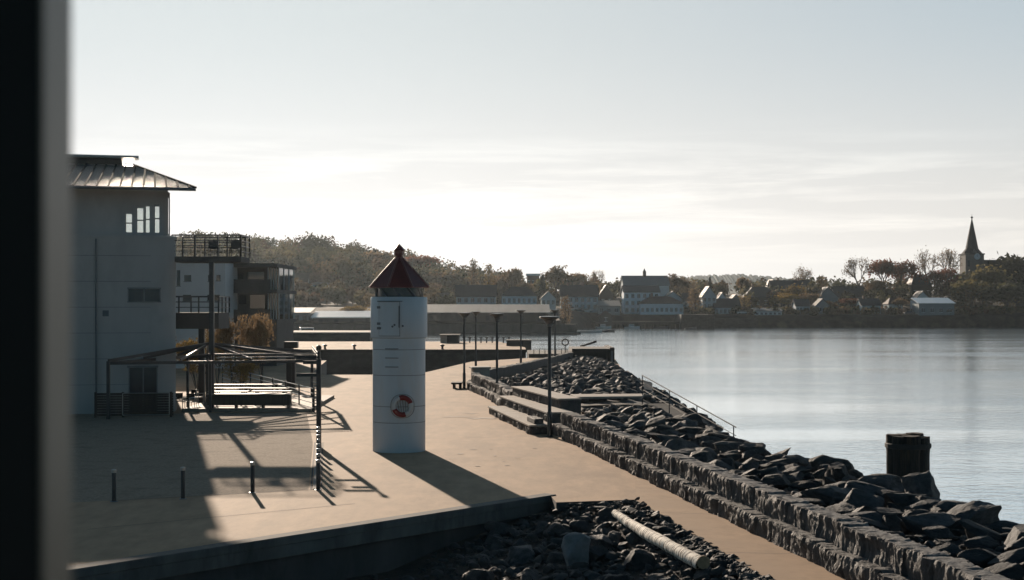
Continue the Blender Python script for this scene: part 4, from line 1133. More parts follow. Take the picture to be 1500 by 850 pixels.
boat('low pale open boat on the water before the far pier hut', 861, 420, 8.5, cabin=False)
boat('small dark open boat right of the pale one', 887, 430, 5.5, cabin=False, hull=M['boat_dark'])
boat('small boat drifting off the square pier', 1012, 478, 4, cabin=False, hull=M['boat_dark'])

# ------------------------------------------------------------------ far terrain
def lerp_tab(tab, x):
    if x <= tab[0][0]: return tab[0][1]
    for (a, va), (b, vb) in zip(tab, tab[1:]):
        if x <= b: return va + (vb - va) * (x - a) / (b - a)
    return tab[-1][1]
RIDGE = [(-200, 352), (100, 350), (240, 384), (300, 378), (350, 380), (400, 386), (460, 390), (520, 396), (580, 404), (640, 420), (690, 434), (740, 440), (820, 432), (900, 440), (1500, 432), (1900, 432)]
def shore_y(x):
    return lerp_tab([(-400, 402), (14, 402), (15.5, 470), (30, 524), (3000, 530)], x)
def ss(a, b, x):
    t = max(0, min(1, (x - a) / (b - a))); return t * t * (3 - 2 * t)
def terr(x, y):
    d = y - shore_y(x)
    if d < 0: return -5.0
    z = -2.4 + 4.2 * min(1, d / 5.0) if x > 16 else -2.4 + 3.9 * min(1, d / .5)
    px = x / y * F + CX
    rz = H + (HY - lerp_tab(RIDGE, px)) / F * 760
    left = 1 - ss(0, 40, x)
    z += max(0, rz - 4) * ss(470, 770, y)
    z += left * 3.5 * ss(415, 470, y)
    z += (1 - left) * 5.0 * ss(540, 620, y)
    z += .5 * noise.noise(Vector((x * .02, y * .02, 0)))
    return z
mb = MB()
xs = [-700 + 14 * i for i in range(110)]; ys = [398, 402, 402.6, 405, 410, 418, 430, 445, 460, 470, 480, 495, 510, 520, 524, 526, 528, 531, 536, 545, 560, 580, 600, 630, 660, 690, 720, 750, 780, 850, 1000]
xs = sorted(xs + [12, 14.2, 15, 16, 18, 22, 26, 30])
for y in ys:
    for x in xs: mb.v.append((x, y, terr(x, y)))
q = len(xs)
for j in range(len(ys) - 1):
    for i in range(q - 1): k = j*q + i; mb.face((k, k+1, k+q+1, k+q))
tag(mb.build('terrain', M['shore'], smooth=180), kind='structure')
# quay wall under the long shed
mb = MB(); mb.box((-130, 399.5, -4), (XA(845, 400), 404, ZA(475, 400))); mb.box((XA(640, 396), 394, -4), (XA(850, 396), 399.3, ZA(487, 396)))
tag(mb.build('harbour_wall', M['dark_concrete']), 'long dark harbour wall below the low sheds', 'harbour wall')
# far ridge
mb = MB(); Yr = 2600
tp = [(700, 430), (900, 425), (1000, 408), (1035, 405), (1080, 404), (1130, 407), (1190, 410), (1240, 418), (1320, 426), (1500, 430), (1700, 440)]
rr = random.Random(5); k = 0; prev = None
pts = []
px = 700
while px < 1700:
    z = ZA(lerp_tab(tp, px), Yr) + rr.uniform(-1, 4.5); pts.append((XA(px, Yr), z)); px += 2.2
for x, z in pts: mb.v += [(x, Yr - 350, -3), (x, Yr - 120, z * .55), (x, Yr, z), (x, Yr + 300, -3)]
for i in range(len(pts) - 1):
    for c in range(3): a = i*4 + c; mb.face((a, a+1, a+5, a+4))
tag(mb.build('hills', M['hill_far']), kind='structure')

# ------------------------------------------------------------------ houses
def house(label, px0, px1, py_e, py_b, py_r, Y, depth=9, wall='wall_pale', roof='roof_dark', kind='gable', rows=1, cols=4, chimneys=(), cat='house', name='house', win='window_dark', frames=True, oh=.4):
    x0, x1 = XA(px0, Y), XA(px1, Y); wd = x1 - x0; cx = (x0 + x1) / 2
    ze, zr = ZA(py_e, Y), ZA(py_r, Y); zg = terr(cx, Y + depth / 2) - .6; zg = min(zg, ZA(py_b, Y))
    t = thing(name, label, cat, (cx, Y, zg))
    he, hr, hb = ze - zg, zr - zg, ZA(py_b, Y) - zg; hw = wd / 2
    mb = MB(); mb.box((-hw, 0, 0), (hw, depth, he))
    if kind == 'gable':          # ridge parallel to the view plane, gables at the sides
        for x in (-hw, hw - .2): 
            mb.v += [(x, 0, he), (x + .2, 0, he), (x + .2, depth, he), (x, depth, he), (x, depth/2, hr - .15), (x + .2, depth/2, hr - .15)]
            k = len(mb.v) - 6; mb.face((k, k+4, k+3)); mb.face((k+1, k+2, k+5)); mb.face((k, k+1, k+5, k+4)); mb.face((k+3, k+4, k+5, k+2))
    if kind == 'front':          # gable faces the camera
        for y in (0, depth - .2):
            k = len(mb.v); mb.v += [(-hw, y, he), (hw, y, he), (0, y, hr - .15), (-hw, y + .2, he), (hw, y + .2, he), (0, y + .2, hr - .15)]
            mb.face((k, k+1, k+2)); mb.face((k+5, k+4, k+3)); mb.face((k, k+2, k+5, k+3)); mb.face((k+1, k+4, k+5, k+2))
    mb.build('wall', M[wall], t)
    mb = MB(); th = .22
    if kind == 'gable':
        for y0, s in ((-oh, 1), (depth + oh, -1)):
            yr = depth / 2; k = len(mb.v)
            zl = he - oh * (hr - he) / (depth / 2)
            mb.v += [(-hw-oh, y0, zl), (hw+oh, y0, zl), (hw+oh, yr, hr), (-hw-oh, yr, hr), (-hw-oh, y0, zl+th), (hw+oh, y0, zl+th), (hw+oh, yr, hr+th), (-hw-oh, yr, hr+th)]
            for f in ((0,1,2,3),(4,7,6,5),(0,4,5,1),(1,5,6,2),(2,6,7,3),(3,7,4,0)): mb.face(tuple(k+i for i in f))
    elif kind == 'front':
        for s in (-1, 1):
            k = len(mb.v); zl = he - oh * (hr - he) / hw
            mb.v += [(s*(hw+oh), -oh, zl), (0, -oh, hr), (0, depth+oh, hr), (s*(hw+oh), depth+oh, zl), (s*(hw+oh), -oh, zl+th), (0, -oh, hr+th), (0, depth+oh, hr+th), (s*(hw+oh), depth+oh, zl+th)]
            for f in ((0,1,2,3),(4,7,6,5),(0,4,5,1),(1,5,6,2),(2,6,7,3),(3,7,4,0)): mb.face(tuple(k+i for i in f))
    elif kind == 'hip':
        hip(mb, -hw-oh, -oh, hw+oh, depth+oh, he+.18, -hw*.45, depth*.48, hw*.45, depth*.52, hr, .18)
    elif kind == 'shed':
        mb.v += [(-hw-oh, -oh, he), (hw+oh, -oh, he), (hw+oh, depth+oh, hr), (-hw-oh, depth+oh, hr), (-hw-oh, -oh, he+th), (hw+oh, -oh, he+th), (hw+oh, depth+oh, hr+th), (-hw-oh, depth+oh, hr+th)]
        for f in ((0,3,2,1),(4,5,6,7),(0,1,5,4),(1,2,6,5),(2,3,7,6),(3,0,4,7)): mb.face(f)
    elif kind == 'flat':
        mb.box((-hw-oh, -oh, he), (hw+oh, depth+oh, hr))
    rf = mb.build('roof', M[roof], t)
    for fx in chimneys:
        mb = MB(); x = -hw + wd * fx; mb.box((x - .4, depth/2 - .4, hr - .8), (x + .4, depth/2 + .4, hr + 1.2)); mb.build('chimney', M['wall_brick'], rf)
    ww = min(1.1, wd / cols * .5) if cols else 0; z0, z1 = hb + .4, he - .2; rh = (z1 - z0) / max(1, rows); wh = min(1.5, rh * .62)
    for rI in range(rows):
        for c in range(cols):
            x = -hw + wd * (c + .5) / cols; z = z0 + rh * (rI + .5)
            mb = MB(); mb.box((x - ww/2, -.03, z - wh/2), (x + ww/2, .05, z + wh/2)); wn = mb.build('window', M[win], t)
            if not frames: continue
            mb = MB(); mb.box((x - ww/2 - .1, -.06, z - wh/2 - .1), (x + ww/2 + .1, -.034, z - wh/2)); mb.box((x - ww/2 - .1, -.06, z + wh/2), (x + ww/2 + .1, -.034, z + wh/2 + .1)); mb.box((x-.04, -.06, z - wh/2), (x+.04, -.034, z + wh/2)); mb.build('frame', M['wall_white'], wn)
    return t
house('small white two-storey house low on the wooded hill', 451, 485, 418, 444, 413, 560, 8, 'wall_white', 'roof_brown', 'hip', 2, 4)
house('long brown-roofed house just left of the white hill house', 414, 449, 422, 446, 400, 575, 10, 'wall_grey', 'roof_brown', 'gable', 1, 4)
house('dark timber house high on the hill behind the dark apartments', 413, 448, 378, 396, 364, 690, 10, 'wall_dark', 'roof_brown', 'front', 1, 2)
house('grey-green house with long dark roof right of the lighthouse', 668, 726, 434, 447, 418, 470, 10, 'wall_pale', 'roof_dark', 'gable', 1, 6, (.3,))
house('white house with dark hipped roof and seven windows', 735, 786, 434, 448, 420, 465, 10, 'wall_white', 'roof_dark', 'hip', 1, 7, (.15,))
house('grey-green house with steep dark roof and pale chimneys', 822, 876, 434, 456, 418, 534, 11, 'wall_pale', 'roof_dark', 'gable', 2, 6, (.2, .6))
house('low grey-roofed boat shed left of the big white house', 876, 908, 449, 461, 441, 530, 9, 'wall_grey', 'roof_grey', 'shed', 1, 3)
house('tall white three-storey house with dark roof at the shore', 914, 966, 428, 461, 419, 540, 12, 'wall_white', 'roof_dark', 'gable', 3, 6)
house('large grey-blue hall with long roof and small cupola', 914, 980, 418, 440, 404, 575, 18, 'wall_pale', 'roof_blue', 'gable', 0, 0, cat='hall', name='hall')
house('white villa with dark red hipped roof near the water', 938, 1001, 445, 464, 434, 532, 11, 'wall_white', 'roof_red', 'hip', 1, 9, (.3,))
house('pale gabled house just behind the white villa', 974, 998, 437, 455, 427, 556, 10, 'wall_pale', 'roof_dark', 'front', 1, 2)
house('narrow pale gabled house with three rows of windows', 1029, 1049, 434, 463, 420, 540, 10, 'wall_pale', 'roof_dark', 'front', 3, 3)
house('long low white house behind the shore wall', 1047, 1084, 450, 463, 438, 538, 9, 'wall_pale', 'roof_dark', 'gable', 1, 6)
house('dark house with a pale gable behind the low white house', 1066, 1090, 444, 455, 432, 560, 9, 'wall_grey', 'roof_dark', 'front', 1, 2)
house('wide dark house on the rise left of the round golden tree', 1092, 1140, 436, 452, 420, 570, 12, 'wall_dark', 'roof_dark', 'hip', 1, 4, (.3,))
house('dark-roofed house in front of the dark rise, with steep gable', 1122, 1142, 428, 446, 410, 600, 10, 'wall_dark', 'roof_dark', 'front', 1, 2)
house('big dark barn-roofed house under the leftmost bare tree', 1132, 1192, 428, 448, 411, 590, 14, 'wall_dark', 'roof_dark', 'gable', 1, 5, (.2, .7))
house('pale low pavilion at the water below the dark houses', 1106, 1145, 456, 464, 452, 530, 6, 'wall_pale', 'roof_grey', 'shed', 1, 6, cat='pavilion', name='pavilion')
house('grey gabled house left of the reddish trees', 1198, 1228, 436, 454, 421, 575, 10, 'wall_grey', 'roof_dark', 'front', 1, 3)
house('long grey house between the round shrub and bare tree', 1224, 1268, 434, 452, 420, 585, 11, 'wall_grey', 'roof_dark', 'gable', 1, 5)
house('dark tall-roofed house left of the church', 1336, 1364, 418, 440, 402, 600, 10, 'wall_dark', 'roof_dark', 'hip', 1, 3, (.6,))
house('grey boathouse with gleaming white roof on the right shore', 1346, 1398, 445, 465, 437, 530, 9, 'wall_grey', 'roof_white', 'shed', 1, 4, cat='boathouse', name='boathouse')
house('small pale gabled house behind the white-roofed boathouse', 1342, 1362, 438, 452, 427, 548, 8, 'wall_pale', 'roof_dark', 'front', 1, 1)
house('brick-coloured building peeping above trees behind the white house', 772, 790, 404, 425, 401, 600, 10, 'wall_brick', 'roof_white', 'flat', 1, 3)
house('dark gabled house hidden right of the steep-roofed grey house', 878, 898, 432, 452, 418, 560, 9, 'wall_dark', 'roof_dark', 'front', 1, 2)
house('low green house on the lower hill behind the lighthouse', 512, 545, 432, 446, 427, 540, 9, 'wall_grey', 'roof_grey', 'shed', 1, 4)
house('pale house on the hillside right of the lighthouse roof', 624, 646, 404, 420, 396, 640, 9, 'wall_pale', 'roof_blue', 'front', 1, 2)
mb = MB(); mb.box((XA(943, 580), 583, ZA(405, 580)), (XA(947.5, 580), 584.5, ZA(398, 580))); mb.lathe([(.7, ZA(398, 580)), (.02, ZA(393, 580))], 8, (XA(945.2, 580), 583.7))
for ob in [o for o in bpy.data.objects if o.name == 'hall']:
    mb.v = [(v[0] - ob.location.x, v[1] - ob.location.y, v[2] - ob.location.z) for v in mb.v]; mb.build('cupola', M['slate'], ob)
house('small grey cottage behind the long harbour shed, right of the lighthouse', 641, 661, 438, 447, 430, 480, 8, 'wall_grey', 'roof_dark', 'gable', 1, 3)
house('pale narrow cottage between the hipped house and the steep roof', 793, 814, 437, 450, 427, 505, 8, 'wall_pale', 'roof_brown', 'front', 1, 3)
house('pale house half hidden behind the columnar tree', 1002, 1027, 441, 457, 430, 552, 9, 'wall_pale', 'roof_dark', 'gable', 2, 4, (.5,))
house('white gabled cottage above the long low white house', 1050, 1066, 440, 452, 429, 572, 8, 'wall_white', 'roof_dark', 'front', 1, 2)
house('pale cottage at the shore beside the golden tree', 1166, 1186, 448, 460, 439, 538, 7, 'wall_pale', 'roof_dark', 'gable', 1, 4)
house('small grey cottage right of the brown round tree', 1196, 1214, 447, 460, 438, 540, 7, 'wall_grey', 'roof_brown', 'front', 1, 2)
house('pale long cottage below the reddish tree pair', 1262, 1290, 447, 461, 438, 540, 8, 'wall_pale', 'roof_dark', 'gable', 1, 5, (.25,))
house('grey cottage with red roof left of the boathouse', 1302, 1322, 446, 460, 436, 545, 8, 'wall_pale', 'roof_red', 'hip', 1, 3)
# parked cars on the far quay and shore
def car(label, px, Y, z, mat, rz=0):
    t = thing('parked_car', label, 'car', (XA(px, Y), Y, z), rz, 'cars parked along the far shore')
    mb = MB(); mb.box((-2.1, -.85, .3), (2.1, .85, .85)); mb.build('body', mat, t, bevel=.12)
    mb = MB(); k = len(mb.v)
    mb.v += [(-1.5, -.8, .85), (1.1, -.8, .85), (1.1, .8, .85), (-1.5, .8, .85), (-1.0, -.68, 1.42), (.5, -.68, 1.42), (.5, .68, 1.42), (-1.0, .68, 1.42)]
    for f in ((4, 5, 6, 7), (0, 1, 5, 4), (1, 2, 6, 5), (2, 3, 7, 6), (3, 0, 4, 7)): mb.face(f)
    mb.build('cabin', M['window_dark'], t)
    for x in (-1.3, 1.3):
        for sg in (-1, 1): mb = MB(); mb.tube((x, sg * .7, .32), (x, sg * .88, .32), .32, n=12); mb.build('wheel', M['black_steel'], t)
for lb, px, Y, mt in (('pale parked car in front of the steep-roofed house, left one', 838, 529, 'boat_white'), ('dark parked car in front of the steep-roofed house, middle one', 849, 529, 'boat_dark'), ('silver parked car in front of the steep-roofed house, right one', 860, 529, 'steel'),
                      ('pale parked car beside the low white shore house', 1088, 531, 'boat_white'), ('dark parked car near the boathouse', 1332, 530, 'boat_dark')):
    car(lb, px, Y, terr(XA(px, Y), Y) + .02, M[mt])
for i_, (px, lb) in enumerate(((884, 'small white motorboat moored at the left of the piled jetty'), (926, 'white cabin boat moored at the middle of the piled jetty'), (968, 'small dark boat moored near the square pier'))):
    boat(lb, px, 503, 5.5, cabin=i_ != 2, hull=M['boat_dark'] if i_ == 2 else M['boat_white'], rz=.1 * i_)
# long sheds
house('very long low harbour shed with corrugated grey roof', 600, 803, 459, 474, 447, 402.5, 12, 'wall_dark', 'roof_grey', 'shed', 1, 8, cat='shed', name='harbour_shed', oh=.6, frames=False)
house('low harbour shed left of the lighthouse, roof painted white as sun glint', 458, 596, 466, 476, 457, 402.5, 10, 'wall_dark', 'roof_white', 'shed', 1, 6, cat='shed', name='harbour_shed', oh=.6, frames=False)  # sun glint on the roof put into its white colour
house('grey-roofed quay shed behind the young trees', 396, 452, 459, 474, 452, 404, 10, 'wall_grey', 'roof_grey', 'shed', 1, 5, cat='shed', name='harbour_shed', oh=.6, frames=False)
# hut, piled jetty, square pier
t = house('tiny dark gabled hut standing on the piled jetty', 878, 897, 463, 474, 456, 505, 5, 'wall_dark', 'roof_red', 'front', 1, 1, cat='hut', name='hut')
t = thing('piled_jetty', 'dark timber jetty on many piles before the shore houses', 'jetty')
mb = MB(); mb.box((XA(868, 512), 506, ZA(475, 512)), (XA(1000, 512), 518, ZA(471, 512))); mb.build('deck', M['timber_dark'], t)
for i in range(24):
    x = XA(870 + i * 5.4, 507); mb = MB(); mb.tube((x, 507, -4), (x, 507, ZA(475, 512)), .2, n=6); mb.build('pile', M['timber_dark'], t)
mb = MB(); mb.box((XA(998, 500), 500, -4), (XA(1046, 500), 520, ZA(461, 500)))
for i in range(12): x = XA(1000 + i * 4, 500); mb.box((x, 499.7, -4), (x + .5, 499.997, ZA(462, 500)))
tag(mb.build('square_pier', M['quay_stone']), 'massive dark square pier in front of the narrow tree', 'pier')
mb = MB(); mb.box((XA(1046, 524), 523, -4), (XA(1110, 524), 526, ZA(466, 524))); tag(mb.build('shore_wall', M['quay_stone']), 'dark shore wall below the low white house', 'shore wall')

# church
Y = 610; cx = XA(1428, Y); zg = terr(cx, Y) - 1
t = thing('church', 'stone church with square clock tower and tall slender dark spire', 'church', (cx, Y, zg))
hw = XA(1441.5, Y) - cx; ze = ZA(373, Y) - zg
mb = MB(); mb.box((-hw, 0, 0), (hw, 2*hw, ze)); tw = mb.build('tower', M['wall_stone'], t)
mb = MB(); mb.box((-hw - .3, -.3, ze), (hw + .3, 2*hw + .3, ze + .5)); mb.build('cornice', M['slate'], t)
mb = MB(); zt = ZA(319, Y) - zg; s = hw * .62
k = 0; ring = lambda r, z: [(r * cos(2*pi*i/8 + pi/8), hw + r * sin(2*pi*i/8 + pi/8), z) for i in range(8)]
mb.v += ring(hw * 1.12, ze + .5) + ring(hw * .68, ze + 2.6) + ring(hw * .42, ze + 8) + ring(.12, zt)
for b in (0, 8, 16):
    for i in range(8): j = (i+1) % 8; mb.face((b+i, b+j, b+8+j, b+8+i))
sp_ = mb.build('spire', M['slate'], t)
mb = MB(); mb.lathe([(.05, zt - .3), (.5, zt + .1), (.5, zt + .5), (.05, zt + .9), (.06, zt + 1.9)], 8, (0, hw)); mb.build('spire_ball', M['slate'], sp_)
for s in (-1, 1):
    mb = MB(); mb.v += [(-1.8, s * hw + hw - .15*s, ze - .4), (1.8, s * hw + hw - .15*s, ze - .4), (0, s * hw + hw - .15*s, ze + 2.4), (-1.8, hw + s*hw*.5, ze - .4), (1.8, hw + s*hw*.5, ze - .4), (0, hw + s*hw*.3, ze + 2.4)]
    mb.face((0, 1, 2)); mb.face((0, 2, 5, 3)); mb.face((1, 4, 5, 2)); mb.build('gablet', M['wall_stone'], t)
mb = MB()
zc = ZA(376, Y) - zg
mb.v += [(1.35 * cos(2*pi*i/20) + .9, -.36, zc + 1.35 * sin(2*pi*i/20)) for i in range(20)] + [(1.35 * cos(2*pi*i/20) + .9, -.31, zc + 1.35 * sin(2*pi*i/20)) for i in range(20)]
mb.face(tuple(range(19, -1, -1)))
for i in range(20): j = (i+1) % 20; mb.face((i, j, 20+j, 20+i))
ck = mb.build('clock_face', M['wall_pale'], t)
mb = MB(); mb.bar((.9, -.39, zc), (.9, -.39, zc + 1.0), .12, .03); mb.bar((.9, -.39, zc), (1.5, -.39, zc - .3), .14, .03); mb.build('hands', M['slate'], ck)
for z in (ze * .55, ze * .8):
    for x in (-1.6, 1.6) if z < ze * .7 else (-2.6,):
        mb = MB(); mb.box((x - .45, -.05, z - 1.4), (x + .45, .05, z + 1.2)); mb.build('louvre', M['window_dark'], t)
mb = MB(); mb.box((hw, 1, 0), (hw + 22, 11, ze * .62)); mb.build('nave_wall', M['wall_stone'], t)
mb = MB(); zr = ze * .62; k = len(mb.v); mb.v += [(hw, .6, zr), (hw + 22, .6, zr), (hw + 22, 11.4, zr), (hw, 11.4, zr), (hw, 6, zr + 5), (hw + 22, 6, zr + 5)]
for f in ((0, 1, 5, 4), (2, 3, 4, 5), (0, 4, 3), (1, 2, 5), (0, 3, 2, 1)): mb.face(f)
mb.build('nave_roof', M['slate'], t)

# ------------------------------------------------------------------ trees
TR = random.Random(21)
def leaves(mb, pts, size, n, spread):
    for p in pts:
        for _ in range(n):
            c = p + Vector((TR.gauss(0, spread), TR.gauss(0, spread), TR.gauss(0, spread * .8)))
            a = Vector((TR.gauss(0, 1), TR.gauss(0, 1), TR.gauss(0, 1))).normalized(); b = a.orthogonal().normalized(); b = (b * cos(TR.uniform(0, 6)) + a.cross(b) * sin(TR.uniform(0, 6))).normalized()
            s = size * TR.uniform(.5, 1.3); u = b * s; v = a.cross(b) * s * .7
            mb.poly([c - u, c - v * .8, c + u, c + v])
def grow(mb, p, d, L, r, depth, tips, fan, up, mid=False):
    q = p + d * L
    mb.tube(p, q, r, r * .68, n=6 if depth > 2 else 4, caps=False)
    if depth == 0: tips.append(q); return
    if depth <= 2: tips.append(p + d * L * .6)
    n = 3 if depth > 1 else TR.choice((2, 3))
    for i in range(n):
        ax = d.orthogonal().normalized(); ax = Matrix.Rotation(2*pi*(i + TR.uniform(-.3, .3)) / n + depth, 3, d) @ ax
        nd = (Matrix.Rotation(fan * TR.uniform(.6, 1.25), 3, ax) @ d + Vector((0, 0, up))).normalized()
        grow(mb, q if i or TR.random() < .6 else p + d * L * .75, nd, L * TR.uniform(.66, .85), r * .62, depth - 1, tips, fan, up)
PROTO = {}
def make_proto(key, kind, leafkey, seed):
    """a tree 10 m tall and about 8 m wide: trunk mesh + crown mesh"""
    global TR
    TR = random.Random(seed); tr, cr = MB(), MB()
    if kind == 'bare':
        tips = []; grow(tr, Vector((0, 0, 0)), Vector((0, 0, 1)), 2.4, .26, 5, tips, .52, .06)
        leaves(cr, tips, .16, 3, .35)
    elif kind == 'half':
        tips = []; grow(tr, Vector((0, 0, 0)), Vector((0, 0, 1)), 2.2, .26, 5, tips, .5, .05)
        leaves(cr, tips, .26, 6, .42)
    elif kind == 'dense':
        tips = []; grow(tr, Vector((0, 0, 0)), Vector((0, 0, 1)), 1.9, .3, 4, tips, .62, .02)
        leaves(cr, tips, .34, 16, .62)
    elif kind == 'poplar':
        tips = []
        tr.tube((0, 0, 0), (0, 0, 9.6), .2, .03, n=6)
        for i in range(46):
            z = 1.5 + 8 * i / 46; a = i * 2.4; L = 1.5 * (1 - .5 * abs(z - 4.5) / 5) ; d = Vector((cos(a), sin(a), 1.3)).normalized(); p = Vector((0, 0, z)); q = p + d * L
            tr.tube(p, q, .05, .015, n=4, caps=False); tips += [p.lerp(q, .45), p.lerp(q, .75), q]
        leaves(cr, tips, .2, 5, .25)
    elif kind == 'conifer':
        tr.tube((0, 0, 0), (0, 0, 9.8), .22, .03, n=6)
        for i in range(150):
            f = i / 150; z = 1.0 + 8.9 * f; a = i * 2.4; L = 2.6 * (1 - f) ** .85 + .1
            d = Vector((cos(a), sin(a), -.15)); p = Vector((0, 0, z)); q = p + d * L * TR.uniform(.75, 1.1)
            leaves(cr, [p.lerp(q, k) for k in (.3, .55, .8, 1)], .24, 4, .16)
    elif kind == 'shrub':
        for i in range(9):
            a = TR.uniform(0, 6.28); d = Vector((cos(a) * .45, sin(a) * .45, 1)).normalized(); tips = []
            grow(tr, Vector((cos(a) * .2, sin(a) * .2, 0)), d, 2.6, .07, 3, tips, .34, .05); leaves(cr, tips, .2, 11, .34)
    # normalise to 10 m tall, 8 m wide
    V = [Vector(v) for v in cr.v]; zt = max(v.z for v in V); xs = sorted(v.x for v in V); wd = xs[int(len(xs) * .985)] - xs[int(len(xs) * .015)]
    sx, sz = 8 / wd, 10 / zt
    for m in (tr, cr): m.v = [(v[0] * sx, v[1] * sx, v[2] * sz) for v in m.v]
    root = thing('tree', 'proto', 'tree')
    tr.build('trunk', M['bark'], root); cr.build('crown', L_[leafkey], root)
    PROTO[key] = root; return root
used = set()
def tree(key, px, py_t, wpx, Y, label, zb=None, group=None, name=None, cat=None):
    root = PROTO[key]
    o = root if key not in used else copy_tree(root); used.add(key)
    x = XA(px, Y); zg = (terr(x, Y) if zb is None else zb) - .15; h = ZA(py_t, Y) - zg
    o.location = (x, Y, zg); s = wpx / F * Y / 8; o.scale = (s, s, h / 10); o.rotation_euler.z = rng.uniform(0, 6.28)
    tag(o, label, cat or 'tree', group)
    if name: o.name = name
    return o
for k, kd, lf, sd in (('bare_tan', 'bare', 'tan', 1), ('bare_tan_b', 'bare', 'tan', 2), ('half_rust', 'half', 'rust', 3), ('half_rust_b', 'half', 'rust', 13), ('half_tan', 'half', 'tan', 4), ('half_tan_b', 'half', 'tan', 14), ('half_green', 'half', 'green', 15),
                      ('dense_green', 'dense', 'green', 5), ('dense_green_b', 'dense', 'green', 6), ('dense_dark', 'dense', 'dark', 7), ('dense_dark_b', 'dense', 'dark', 17), ('dense_yellow', 'dense', 'yellow', 8),
                      ('poplar_tan', 'poplar', 'tan', 9), ('poplar_yellow', 'poplar', 'yellow', 19), ('conifer', 'conifer', 'conifer', 10), ('shrub_tan', 'shrub', 'tan', 11), ('shrub_yellow', 'shrub', 'yellow', 12), ('dense_tan', 'dense', 'tan', 16)):
    make_proto(k, kd, lf, sd)
# right shore
tree('bare_tan', 1176, 386, 36, 610, 'dark bare round tree above the barn-roofed house')
tree('bare_tan_b', 1258, 374, 40, 600, 'airy bare tree standing left of the reddish trees')
tree('half_rust', 1295, 377, 42, 598, 'reddish half-bare tree, left one of the middle pair')
tree('half_rust_b', 1322, 378, 38, 602, 'dull red half-bare tree, right one of the middle pair')
tree('bare_tan', 1360, 359, 36, 615, 'tall bare tree left of the church, nearer the dark house')
tree('bare_tan_b', 1388, 361, 42, 612, 'tall bare spreading tree directly left of the church tower')
tree('half_rust_b', 1378, 390, 50, 590, 'deep red bushy tree below the tall bare pair')
tree('dense_green', 1440, 387, 66, 580, 'broad olive-green tree in front of the church')
tree('dense_green_b', 1424, 405, 50, 560, 'rounded olive tree right of the white-roofed boathouse')
tree('dense_dark', 1478, 366, 56, 600, 'tall dark tree right of the church at the photo edge')
tree('dense_dark_b', 1496, 372, 50, 590, 'dark tree cut by the right photo edge')
tree('dense_dark', 1474, 408, 70, 555, 'low dark broad tree under the tall dark one')
tree('dense_dark_b', 1345, 425, 44, 570, 'dark leafy tree left of the white-roofed boathouse')
tree('half_tan', 1317, 436, 22, 545, 'small pale bare tree on the shore left of the boathouse')
tree('dense_dark', 1290, 420, 40, 575, 'dark bushy tree under the reddish pair')
tree('half_tan_b', 1284, 408, 30, 580, 'brown half-bare tree below the reddish pair')
tree('half_rust', 1246, 436, 30, 552, 'low reddish shrub-like tree behind the shore wall')
tree('dense_yellow', 1148, 427, 42, 560, 'rounded golden-brown tree at the shore')
tree('dense_yellow', 1160, 415, 34, 575, 'ochre tree behind the rounded golden one')
tree('dense_tan', 1184, 428, 34, 560, 'brown round tree right of the golden pair')
tree('half_tan', 1214, 440, 24, 550, 'low brown bush-like tree before the grey gabled house')
tree('poplar_yellow', 1090, 433, 20, 545, 'small yellow tree right of the low white house')
tree('half_tan_b', 1090, 404, 22, 590, 'brown upright tree against the far blue ridge')
tree('conifer', 1040, 405, 10, 600, 'slim dark spruce right of the airy trees')
tree('dense_dark_b', 1056, 414, 18, 595, 'small dark round tree next to the spruce')
tree('poplar_tan', 1018, 421, 20, 528, 'narrow brown columnar tree behind the square pier')
tree('half_tan', 989, 400, 40, 585, 'brown broad tree right of the grey-blue hall')
tree('bare_tan', 1010, 403, 30, 590, 'airy bare tree right of the broad brown one')
# centre
tree('bare_tan_b', 876, 394, 22, 640, 'thin bare crown rising above the centre trees')
tree('half_tan', 815, 388, 46, 600, 'tall pale brown tree, highest of the centre group')
tree('half_tan_b', 843, 398, 40, 600, 'brown tree right of the highest centre tree')
tree('half_green', 792, 404, 20, 560, 'dark narrow tree right of the white hipped house')
tree('conifer', 795, 402, 16, 540, 'dark pointed spruce left of the steep-roofed house')
tree('half_tan', 866, 410, 44, 610, 'low brown tree behind the steep-roofed grey house')
tree('dense_dark', 900, 410, 30, 600, 'dark tree left of the grey-blue hall')
tree('poplar_tan', 828, 432, 16, 445, 'yellow-brown young tree beside the end of the long shed')
tree('poplar_tan', 694, 378, 13, 560, 'thin tall poplar behind the grey-green house')
tree('poplar_yellow', 716, 386, 16, 560, 'second thin poplar right of the tallest one')
tree('half_tan_b', 752, 390, 28, 560, 'leaning half-bare tree between the two dark-roofed houses')
tree('half_tan', 735, 402, 24, 570, 'small brown tree left of the leaning one')
tree('half_tan_b', 772, 412, 28, 555, 'golden brown tree behind the white hipped house')
tree('dense_tan', 650, 398, 54, 600, 'broad grey-brown tree at the foot of the hill right of the lighthouse')
tree('half_tan', 684, 406, 40, 590, 'brown tree behind the grey-green house roof')
tree('half_rust', 612, 372, 56, 660, 'pinkish round tree directly behind the lighthouse roof')
tree('dense_tan', 560, 366, 44, 680, 'brown round tree on the slope left of the lighthouse roof')
tree('dense_dark', 462, 339, 34, 700, 'big dark tree standing up from the hill crest')
tree('half_green', 500, 362, 40, 690, 'green tree right of the big crest tree')
tree('dense_green_b', 528, 392, 40, 620, 'green bushy tree halfway up the hill left of the lighthouse')
tree('poplar_yellow', 490, 396, 26, 600, 'yellow-leaved tree above the white hill house')
tree('shrub_yellow', 522, 446, 36, 420, 'yellow shrub behind the glint-roofed shed', name='shrub', cat='shrub')
